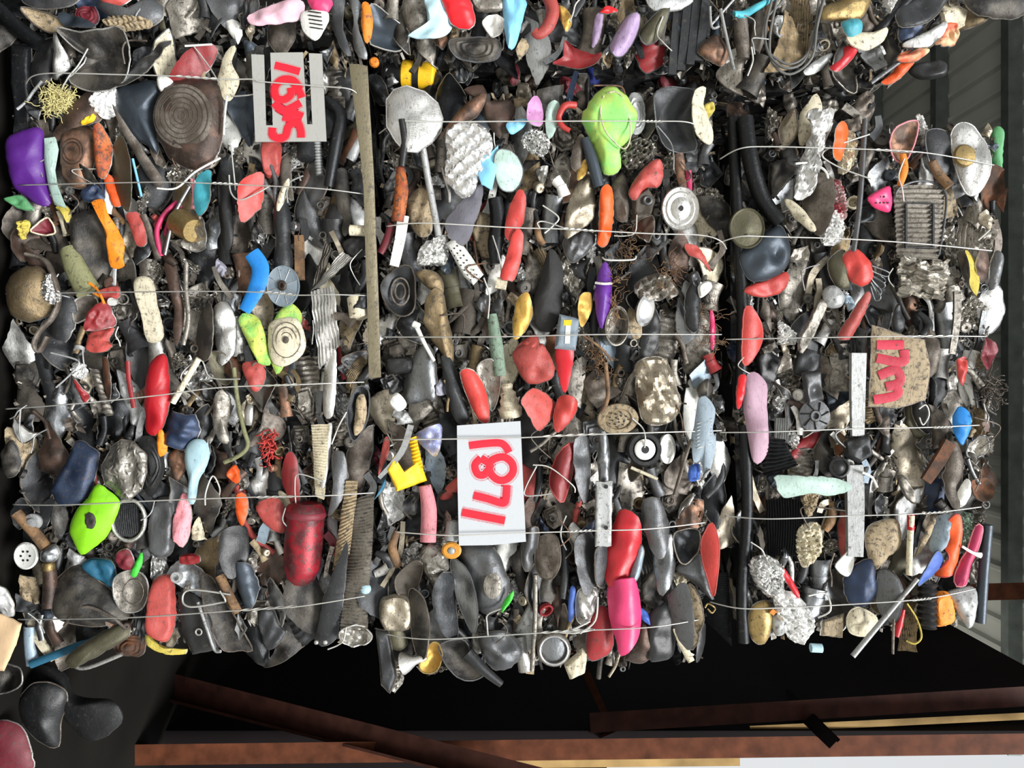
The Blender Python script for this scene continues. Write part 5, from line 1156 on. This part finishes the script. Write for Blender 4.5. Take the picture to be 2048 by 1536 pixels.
# loose wire ends and loops lying over the faces
for nick, s, m_, r_ in (
        ('curled wire loop over plate', '460,1190 380,1180 366,1200 385,1212 440,1206 452,1200 440,1182', 'wire', 2), ('hooked rod below loop', '395,1205 415,1260 428,1300 442,1302', 'palegrey', 3.2),
        ('wire loop beside cream handle', '505,160 518,168 512,188 480,192 462,192', 'wire', 1.5), ('thin white crossbar', '372,94 425,90', 'white', 2),
        ('wire slanting past red bowl', '388,93 415,130 440,170', 'wire', 1.5), ('white cord below stock pan', '310,374 350,374 392,345 440,315', 'white', 2), ('white upright cord', '458,195 450,230 447,270', 'white', 2.2),
        ('wire curve over salmon corner', '458,350 462,385 480,400 515,385 540,370', 'wire', 1.8), ('grey wire bow above spoon', '404,800 360,755 400,720 420,755 480,758', 'wire', 1.6),
        ('white ring by orange wedge', '412,1010 412,985 425,952 438,975 440,990', 'wire', 1.6), ('yellow-white string end', '1066,930 1100,935 1145,970 1150,985', 'wire', 1.4),
        ('wire elbow beside purple spindle', '1205,515 1215,521 1265,519 1272,512', 'wire', 2), ('cream bent rod by pulley', '1262,935 1315,958', 'cream', 3.4), ('grey rod by slipper', '1350,990 1375,905 1382,880', 'taupe', 4),
        ('thin branch below adapter', '1168,672 1200,695 1225,722', 'wood', 2.5), ('tan twig beside screw strainer', '1210,725 1216,790 1204,824', 'wood', 4.5), ('white bent hook by tin', '1160,1265 1190,1240 1196,1195', 'wire', 2),
        ('wire fan right of tin', '1125,1266 1150,1255 1180,1242', 'wire', 2.2), ('second wire fan strand', '1120,1268 1150,1266 1186,1262', 'wire', 2), ('brass curl by black radiator', '1410,1216 1416,1208 1426,1212 1432,1220 1424,1226 1416,1218', 'brass', 1.8),
        ('white wire arc by foil strip', '1590,328 1625,325 1650,345 1662,375', 'white', 2.2), ('wire hoop below white bag', '1618,1192 1655,1190 1660,1220 1640,1238', 'wire', 1.8), ('wire curl under white strut', '1725,945 1745,955 1755,975', 'white', 2.6),
        ('grey wire arc right of strut', '1838,818 1852,810 1862,830 1850,850 1838,835', 'wire', 1.6), ('pale bar at roof edge', '1958,480 1976,460', 'wire', 2), ('wire bow over lime pot', '1188,172 1240,172 1250,190', 'copper', 1.8),
        ('white spring over slipper', '1080,455 1075,445 1090,442 1130,455', 'wire', 1.6), ('upright bright wire', '462,290 470,380', 'wire', 1.6), ('pale hanging wire', '1440,20 1450,60 1462,110 1468,140', 'palegrey', 3.5),
        ('grey hook left of cables', '1422,50 1440,30 1470,-5', 'palegrey', 2.4), ('white bracket rod', '1422,10 1424,54 1438,54', 'palegrey', 2.5), ('fallen wire by grater', '985,470 1000,520 1003,560', 'wire', 1.5)):
    T(nick, 'wire_offcut', m_, s, r_, 1, -36, jit=4, cat='wire')

# ------------------------------------------------------------------ compressed filling of each bale: bits too small and too many to count
BALES = {'a': ('26,86 718,112 740,700 744,1285 60,1295 24,700', 'bale with the slotted sign'), 'b': ('768,190 1425,186 1448,1040 1404,1318 764,1345 760,700', 'bale with the paper sign'),
         'c': ('1474,236 1730,244 1995,262 1992,800 1958,1242 1500,1278 1476,700', 'bale beside the ribbed roof'),
         't': ('-20,-26 722,-26 722,66 -20,66', 'row along the upper frame edge'), 'u': ('750,-26 1440,-26 1428,130 750,110', 'upper row above the paper sign bale'),
         'v': ('1466,-26 2010,-26 1900,55 1770,150 1530,160 1452,150', 'upper row of looped grey cables')}
CM = ['dark', 'charcoal', 'black', 'iron', 'aludirty', 'grey', 'taupe', 'alu', 'tan']
CW = np.array([.22, .17, .12, .12, .16, .09, .07, .03, .02]); CW /= CW.sum()
CW2 = np.array([.12, .1, .06, .08, .28, .1, .1, .1, .06])
def bale_core(key, deep=0):
    poly, nm = BALES[key]
    A = pts(poly); x0, y0 = A.min(0); x1, y1 = A.max(0)
    V, Fs, mi = [], [], []
    ctr = A.mean(0); n = len(A)
    # the dense block behind
    sh = ctr + (A - ctr) * .975
    for dd in (70, 560):
        for q in sh: V.append((q[0] - ctr[0], -(q[1] - ctr[1]), -dd))
    Fs += [tuple(range(n))[::-1], tuple(range(n, 2 * n))] + [(i, (i + 1) % n, n + (i + 1) % n, n + i) for i in range(n)]
    mi += [2] * (n + 2)
    area = abs(sum(A[i][0] * A[(i + 1) % n][1] - A[i][1] * A[(i + 1) % n][0] for i in range(n))) / 2
    cnt = 0; M_ = None
    r = inside_mask(A); ok = {}
    while cnt < area / 330:
        x, y = rng.uniform(x0, x1), rng.uniform(y0, y1)
        j, i = int(y // 6) - r[0][0].start, int(x // 6) - r[0][1].start
        if not (0 <= j < r[1].shape[0] and 0 <= i < r[1].shape[1] and r[1][j, i]): continue
        cnt += 1
        L, w = rng.uniform(10, 38), rng.uniform(3, 13); a = rng.normal(math.pi / 2, .55)
        z = -rng.uniform(22, 64); ca, sa = math.cos(a), math.sin(a); k1, k2 = rng.normal(0, 8, 2); tw = rng.normal(0, 9)
        off = len(V)
        for u, bz in ((-1, k1), (0, rng.uniform(0, 7)), (1, k2)):
            for v in (-1, 1):
                for th in (0, -1.6):
                    px, py = u * L / 2, v * w / 2 * (1 - .35 * u * rng.uniform(-1, 1))
                    V.append((x - ctr[0] + px * ca - py * sa, -(y - ctr[1]) + px * sa + py * ca, z + bz + tw * u * v * .3 + th + rng.normal(0, 1) * (th == 0)))
        for s_ in (0, 4):
            Fs += [(off + s_, off + s_ + 4, off + s_ + 6, off + s_ + 2), (off + s_ + 1, off + s_ + 3, off + s_ + 7, off + s_ + 5), (off + s_, off + s_ + 1, off + s_ + 5, off + s_ + 4), (off + s_ + 2, off + s_ + 6, off + s_ + 7, off + s_ + 3)]
        Fs += [(off, off + 2, off + 3, off + 1), (off + 8, off + 9, off + 11, off + 10)]
        mi += [int(rng.choice(len(CM), p=CW))] * 10
    per = np.vstack([sh, sh[:1]])                  # and on the flanks, which only a step aside would show
    for _ in range(700):
        q = int(rng.integers(n)); t_ = rng.random(); e = per[q] + (per[q + 1] - per[q]) * t_; out = (e - ctr) / np.linalg.norm(e - ctr)
        e = e + out * rng.uniform(-3, 9); z = -rng.uniform(60, 420); off = len(V); L, w = rng.uniform(20, 60), rng.uniform(8, 24)
        tg = (per[q + 1] - per[q]) / (np.linalg.norm(per[q + 1] - per[q]) + 1e-6); a = rng.uniform(0, 3.14)
        for u in (-1, 0, 1):
            bz = rng.uniform(0, 7)
            for v in (-1, 1):
                for th in (0, -2):
                    s1, s2 = u * L / 2 * math.cos(a) - v * w / 2 * math.sin(a), u * L / 2 * math.sin(a) + v * w / 2 * math.cos(a)
                    p_ = e + tg * s1 + out * (bz + th)
                    V.append((p_[0] - ctr[0], -(p_[1] - ctr[1]), z + s2))
        for s_ in (0, 4):
            Fs += [(off + s_, off + s_ + 4, off + s_ + 6, off + s_ + 2), (off + s_ + 1, off + s_ + 3, off + s_ + 7, off + s_ + 5), (off + s_, off + s_ + 1, off + s_ + 5, off + s_ + 4), (off + s_ + 2, off + s_ + 6, off + s_ + 7, off + s_ + 3)]
        Fs += [(off, off + 2, off + 3, off + 1), (off + 8, off + 9, off + 11, off + 10)]
        mi += [int(rng.choice(len(CM), p=CW2))] * 10
    js, is_ = np.nonzero(OPEN[r[0]] & r[1])        # bright chips caught between the pieces at the face
    for q in rng.permutation(len(js))[:int(len(js) * .5)]:
        x, y = (is_[q] + r[0][1].start) * 6 + rng.uniform(0, 6), (js[q] + r[0][0].start) * 6 + rng.uniform(0, 6)
        L, w = rng.uniform(7, 24), rng.uniform(1.5, 6); a = rng.normal(math.pi / 2, .8); ca, sa = math.cos(a), math.sin(a); z = rng.uniform(-22, 2); tw = rng.normal(0, 8)
        off = len(V)
        for u in (-1, 0, 1):
            bz = rng.normal(0, 3)
            for v in (-1, 1):
                for th in (0, -1.6):
                    px, py = u * L / 2, v * w / 2
                    V.append((x - ctr[0] + px * ca - py * sa, -(y - ctr[1]) + px * sa + py * ca, z + bz + tw * u * v * .3 + th))
        for s_ in (0, 4):
            Fs += [(off + s_, off + s_ + 4, off + s_ + 6, off + s_ + 2), (off + s_ + 1, off + s_ + 3, off + s_ + 7, off + s_ + 5), (off + s_, off + s_ + 1, off + s_ + 5, off + s_ + 4), (off + s_ + 2, off + s_ + 6, off + s_ + 7, off + s_ + 3)]
        Fs += [(off, off + 2, off + 3, off + 1), (off + 8, off + 9, off + 11, off + 10)]
        mi += [int(rng.choice(len(CM), p=CW2))] * 10
    me = bpy.data.meshes.new('scrap_debris'); me.from_pydata(V, [], Fs); me.update()
    for k in CM: me.materials.append(mat(k))
    me.polygons.foreach_set('material_index', mi)
    o = bpy.data.objects.new('scrap_debris', me); scene.collection.objects.link(o)
    o.matrix_world = frame(ctr[0], ctr[1], deep)
    o['kind'] = 'stuff'; o['category'] = 'scrap'; o['label'] = 'compressed dark scrap filling of the ' + nm

# ------------------------------------------------------------------ the many lesser pieces wedged between the ones above
REGION = np.zeros_like(COVER)
for k in BALES:
    r = inside_mask(pts(BALES[k][0])); REGION[r[0]] |= r[1]
for s in ('742,120 1440,128 1440,182 742,180', '1462,155 1745,165 1735,238 1462,232', '745,130 766,190 762,1280 748,1280', '1446,180 1476,236 1478,1290 1410,1290 1450,1040', '1440,150 1530,160 1540,330 1572,440 1480,462 1446,440'):
    r = inside_mask(pts(s)); REGION[r[0]] &= ~r[1]          # the dark seams between bales stay open
MAIN = list(ITEMS)
ADJ = {'alu': 'shiny silver', 'aludirty': 'dull silver', 'champagne': 'pale bronze', 'steel': 'steel grey', 'grey': 'mid grey', 'palegrey': 'pale grey', 'charcoal': 'charcoal', 'dark': 'grimy dark',
       'black': 'black', 'blackmetal': 'glossy black', 'brown': 'brown', 'copper': 'coppery', 'taupe': 'taupe', 'tan': 'tan', 'cream': 'cream', 'white': 'white', 'foil': 'bright', 'foildirty': 'grey',
       'whitefoil': 'white', 'slate': 'slate blue', 'navy': 'navy', 'salmon': 'salmon red', 'coral': 'coral red', 'darkred': 'dark red', 'maroon': 'maroon', 'bronze': 'bronze', 'iron': 'rough iron',
       'rust': 'rusty', 'wood': 'wooden', 'brass': 'brassy', 'olivedark': 'dark olive', 'steelblue': 'bluish', 'orange': 'orange', 'petrol': 'petrol blue', 'gold': 'golden', 'pink': 'pink', 'wire': 'bright', 'lilacgrey': 'lilac grey'}
def pick(d):
    k = list(d); w = np.array([d[i] for i in k], float)
    return k[int(rng.choice(len(k), p=w / w.sum()))]
METAL = {'alu': 10, 'aludirty': 21, 'champagne': 6, 'steel': 9, 'grey': 8, 'palegrey': 5, 'charcoal': 14, 'dark': 19, 'black': 9, 'blackmetal': 8, 'brown': 6, 'taupe': 8, 'bronze': 5, 'iron': 5, 'copper': 2, 'slate': 3, 'olivedark': 2,
         'salmon': .9, 'darkred': 1.2, 'maroon': .8, 'cream': 3, 'tan': 4, 'white': 3, 'steelblue': 2, 'navy': .6, 'rust': 2, 'lilacgrey': .7}
KIND = {'crushed_pan': 10, 'metal_shard': 17, 'metal_strip': 18, 'metal_rod': 6, 'foil_scrap': 9, 'finned_strip': 3, 'crushed_can': 8, 'iron_casting': 7, 'bottle_stopper': 4, 'ring': 3, 'wire_offcut': 7, 'pan_grip': 5}
KINDB = {'crushed_pan': 36, 'metal_shard': 19, 'crushed_can': 10, 'metal_strip': 10, 'finned_strip': 3, 'pan_grip': 3, 'foil_scrap': 4, 'iron_casting': 5}
NOUN = {'crushed_pan': 'pan shell', 'metal_shard': 'metal shard', 'metal_strip': 'metal strip', 'metal_rod': 'rod', 'foil_scrap': 'foil scrap', 'finned_strip': 'finned strip', 'crushed_can': 'crushed can',
        'iron_casting': 'casting', 'bottle_stopper': 'cap', 'ring': 'ring', 'wire_offcut': 'wire offcut', 'pan_grip': 'handle'}
todo = REGION & ~COVER
total = max(1, int(REGION.sum())); made = 0
FILL = []
while made < 1180:
    big = made < 430
    todo = REGION & ~COVER
    js, is_ = np.nonzero(todo)
    if len(js) < total * .03: break
    q = int(rng.integers(len(js))); x, y = is_[q] * 6 + 3 + rng.uniform(-3, 3), js[q] * 6 + 3 + rng.uniform(-3, 3)
    win = todo[max(0, js[q] - 5):js[q] + 6, max(0, is_[q] - 3):is_[q] + 4].mean()
    if win < .15 and rng.random() < .7:
        COVER[js[q], is_[q]] = True; continue
    if big and win < .3 and rng.random() < .8: continue
    k = pick(KINDB if big else KIND); m_ = pick(METAL); size = (.95 + .35 * win) if big else .42 + .72 * win + rng.uniform(0, .25)
    h, w, a = (rng.uniform(66, 118), rng.uniform(24, 46), rng.normal(0, .26)) if big else (rng.uniform(46, 100), rng.uniform(17, 34), rng.normal(0, .4))
    h *= size; w *= size
    R2 = np.array([[math.cos(a), -math.sin(a)], [math.sin(a), math.cos(a)]])
    c0 = np.array([x, y]); d = rng.uniform(8, 26) if big else rng.uniform(-6, 12); before = len(ITEMS)
    if k == 'crushed_pan':
        t_ = np.linspace(0, 1, 10); sn = np.sin(math.pi * t_) ** .8; as_, bow = rng.uniform(-.42, .42), rng.normal(0, .35)
        O = np.vstack([np.c_[w * 1.2 * ((.5 + as_) * sn + bow * sn), h * (t_ - .5)], np.c_[w * 1.2 * ((as_ - .5) * sn + bow * sn), h * (t_ - .5)][-2:0:-1]]) + rng.normal(0, .7, (18, 2))
        S('', k, m_, O @ R2.T + c0, rng.uniform(6, 14), rng.choice(['lens', 'lens', 'lens', 'dome', 'dish']), d, pick({'aludirty': 2, 'taupe': 2, 'grey': 1, '': 4}) or None, 2)
    elif k in ('metal_shard', 'foil_scrap'):
        n_ = int(rng.integers(5, 8)); th = np.sort(rng.uniform(0, 6.28, n_) * .35 + np.linspace(0, 6.28, n_, endpoint=False))
        O = np.stack([np.cos(th) * w * .8 * rng.uniform(.6, 1.1, n_), np.sin(th) * h * .5 * rng.uniform(.6, 1.1, n_)], 1)
        if k == 'foil_scrap': m_ = pick({'foil': 2, 'foildirty': 4, 'whitefoil': 1})
        S('', k, m_, O @ R2.T + c0, rng.uniform(4, 10), rng.choice(['lens', 'lens', 'curl', 'dish', 'flat']), d, None, 5 if k == 'foil_scrap' else 2.5, int(rng.random() < .25), folds=int(rng.integers(1, 4)))
    elif k in ('metal_strip', 'metal_rod', 'pan_grip', 'wire_offcut'):
        L = h * (1.1 if k != 'pan_grip' else .8); bow = rng.normal(0, .12 if k != 'wire_offcut' else .4) * L
        O = np.array([[rng.normal(0, 3), -L / 2], [bow, -L * .1], [bow * .7, L * .2], [rng.normal(0, 4), L / 2]]) @ R2.T + c0
        if k == 'metal_strip': T('', k, m_, O, rng.uniform(4, 8.5) * rng.uniform(.7, 1.2, 4), .4, d - 4, None, rng.random() < .5)
        elif k == 'metal_rod': T('', k, m_, O, rng.uniform(2.6, 5.5), 1, d - 10)
        elif k == 'pan_grip': m_ = pick({'black': 4, 'charcoal': 3, 'wood': 2, 'brown': 2, 'salmon': 1}); T('', k, m_, O, np.array([.7, 1, 1.1, .8]) * rng.uniform(6, 9.5), .8, d - 4)
        else: m_ = pick({'wire': 4, 'taupe': 2, 'palegrey': 2, 'copper': 1}); T('', k, m_, O, rng.uniform(1.1, 1.9), 1, d - 36, cat='wire'); cover(np.array([[-5, -12], [5, -12], [5, 12], [-5, 12]]) + c0)
    elif k == 'finned_strip':
        Q = np.array([[-w * .5, -h * .42], [w * .5, -h * .42], [w * .45, h * .42], [-w * .5, h * .42]]) @ R2.T + c0
        m_ = pick({'aludirty': 3, 'grey': 1, 'charcoal': 2, 'tan': 1}); G('', k, m_, ' '.join(f'{u:.1f},{v:.1f}' for u, v in Q), int(rng.integers(5, 11)), 2, rng.random() < .4, d, 2.5)
    elif k == 'crushed_can':
        r_ = w * .55; O = np.array([[0, -h * .36], [rng.normal(0, 3), 0], [0, h * .36]]) @ R2.T + c0
        T('', k, m_, O, np.array([.9, .7, 1]) * r_, .7, d - 4, None, False, 14, hollow=True)
    elif k == 'iron_casting':
        O = np.array([[-.5, -.4], [.3, -.5], [.5, -.1], [.42, .4], [-.2, .5], [-.5, .2]]) * [w * 1.2, h * .6]
        m_ = pick({'iron': 3, 'aludirty': 3, 'grey': 2, 'dark': 2}); o = S('', k, m_, O @ R2.T + c0, rng.uniform(8, 16), 'step', d, None, 3, 0)
        ring(rng.uniform(4, 7), 1.8, pick({'grey': 1, 'dark': 1, 'taupe': 1}), o, 'bolt_hole', rng.normal(0, 3), rng.normal(0, 5), 11)
    elif k == 'bottle_stopper':
        r_ = rng.uniform(9, 17) * size; Lz('', k, m_, x, y, [(r_ * .9, -12), (r_, -6), (r_, 3), (r_ * .8, 5), (r_ * .3, 5), (r_ * .25, 2)], rng.uniform(0, 180), rng.uniform(-50, 50), rng.uniform(-30, 30), d - 8, seg=20)
    else:
        r_ = rng.uniform(9, 17) * size; Lz('', k, m_, x, y, [(r_ * .75, -4), (r_, -4), (r_, 4), (r_ * .75, 4), (r_ * .7, 0), (r_ * .75, -4)], rng.uniform(0, 180), rng.uniform(-60, 60), rng.uniform(-50, 50), d - 10, seg=20)
    if len(ITEMS) > before:
        it = ITEMS[-1]; it['adj'] = ADJ.get(m_, m_); it['noun'] = NOUN[k]; it['m'] = m_; it['h'] = h; FILL.append(it); made += 1

OPEN = REGION & ~COVER
for k in BALES: bale_core(k)
# dim pieces deep in the seam between the upper row and the bales
SEAM = []
for x0, x1, y0, y1, n_ in ((745, 1440, 118, 184, 46), (1470, 1735, 150, 238, 26), (1452, 1476, 240, 1250, 10), (742, 764, 170, 1240, 10)):
    for _ in range(n_):
        x, y = rng.uniform(x0, x1), rng.uniform(y0, y1); h, w, a = rng.uniform(34, 74), rng.uniform(14, 30), rng.normal(0, .7)
        m_ = pick({'dark': 5, 'charcoal': 5, 'black': 4, 'blackmetal': 3, 'steel': 2, 'aludirty': 2, 'taupe': 2, 'navy': .6, 'maroon': .6, 'brown': 1})
        R2 = np.array([[math.cos(a), -math.sin(a)], [math.sin(a), math.cos(a)]])
        O = (np.array([[0, -.5], [.4, -.3], [.5, .1], [.2, .5], [-.35, .35], [-.45, -.1]]) * [w * 1.3, h] + rng.normal(0, 2, (6, 2))) @ R2.T + [x, y]
        S('', 'metal_plate' if rng.random() < .5 else 'crushed_can', m_, O, 8, 'lens', rng.uniform(40, 110), None, 3)
        it = ITEMS[-1]; it['adj'] = ADJ.get(m_, m_); it['noun'] = 'scrap piece in the dark gap'; it['h'] = 60; FILL.append(it)

# ------------------------------------------------------------------ labels: each says what the piece looks like and which neighbours it lies between
WHERE = {'a': 'bale with the slotted sign', 'b': 'bale with the paper sign', 'c': 'bale beside the ribbed roof', 'top': 'upper row'}
seen = {o['label'] for o in scene.objects if 'label' in o.keys()}
land = [i for i in MAIN if i['nick'] and i['x'] > -900]
LXY = np.array([(i['x'], i['y']) for i in land])
def near(x, y, skip=None):
    dd = np.hypot(LXY[:, 0] - x, LXY[:, 1] - y)
    return [land[k] for k in np.argsort(dd) if land[k] is not skip][:9]
for it in land:
    if it['label']: continue
    for nb in near(it['x'], it['y'], it):
        lab = f"{it['nick']} in the {WHERE[it['bale']]} beside the {nb['nick']}"
        if len(lab.split()) > 16: lab = f"{it['nick']} beside the {nb['nick']}"
        if lab not in seen and nb['label'] is None: break
    seen.add(lab); it['o']['label'] = lab
for it in FILL + [i for i in ITEMS if i['nick'] and 'label' not in i['o'].keys()]:
    nbs = near(it['x'], it['y']); done = False
    base = it['nick'] or f"{it['adj']} {it['noun']}"
    size = '' if it['nick'] else ('long ' if it['h'] > 85 else 'small ' if it['h'] < 48 else '')
    for i in range(6):
        for j in range(i + 1, 7):
            v1, v2 = np.array([nbs[i]['x'] - it['x'], nbs[i]['y'] - it['y']]), np.array([nbs[j]['x'] - it['x'], nbs[j]['y'] - it['y']])
            if v1 @ v2 > .35 * np.linalg.norm(v1) * np.linalg.norm(v2): continue
            for b_ in (size + base, base):
                lab = f"{b_} between the {nbs[i]['nick']} and the {nbs[j]['nick']}"
                if len(lab.split()) <= 16 and lab not in seen: done = True; break
            if done: break
        if done: break
    if not done:
        for nb in nbs:
            for rel in ('beside', 'wedged behind', 'pressed against', 'close to'):
                lab = f"{size}{base} {rel} the {nb['nick']}"
                if lab not in seen and len(lab.split()) <= 16: done = True; break
            if done: break
    seen.add(lab); it['o']['label'] = lab
    if not it['nick']: it['o']['group'] = f"{it['noun']}s packed between larger pieces"
BODY = {'crushed_pan': 'pan_body', 'pan_cover': 'lid_disc', 'crushed_dish': 'dish_body', 'crushed_bowl': 'bowl_body', 'crushed_pot': 'pot_body', 'number_sign': 'sign_board', 'baling_wire': 'wire_strand',
        'crushed_can': 'can_body', 'iron_casting': 'cast_block', 'grater': 'grater_plate', 'spool': 'spool_disc', 'pulley': 'pulley_rim'}
for ob in [o for o in scene.objects if o.parent is None and o.type == 'MESH' and o.children and 'category' in o.keys()]:
    kids = list(ob.children); nm = ob.name; kind_name = nm.split('.')[0]
    ob.name = BODY.get(kind_name, kind_name.split('_')[-1] + '_body')
    root = bpy.data.objects.new(nm, None); scene.collection.objects.link(root)
    root.empty_display_size = .02
    root.matrix_world = ob.matrix_world.copy()
    for key in ('label', 'category', 'group'):
        if key in ob.keys():
            root[key] = ob[key]; del ob[key]
    ob.parent = root; ob.matrix_parent_inverse = Matrix.Identity(4); ob.matrix_basis = Matrix.Identity(4)
    for k in kids:
        k.parent = root
print('PIECES', len(ITEMS), 'filler', made, 'open', (REGION & ~COVER).sum() / total)
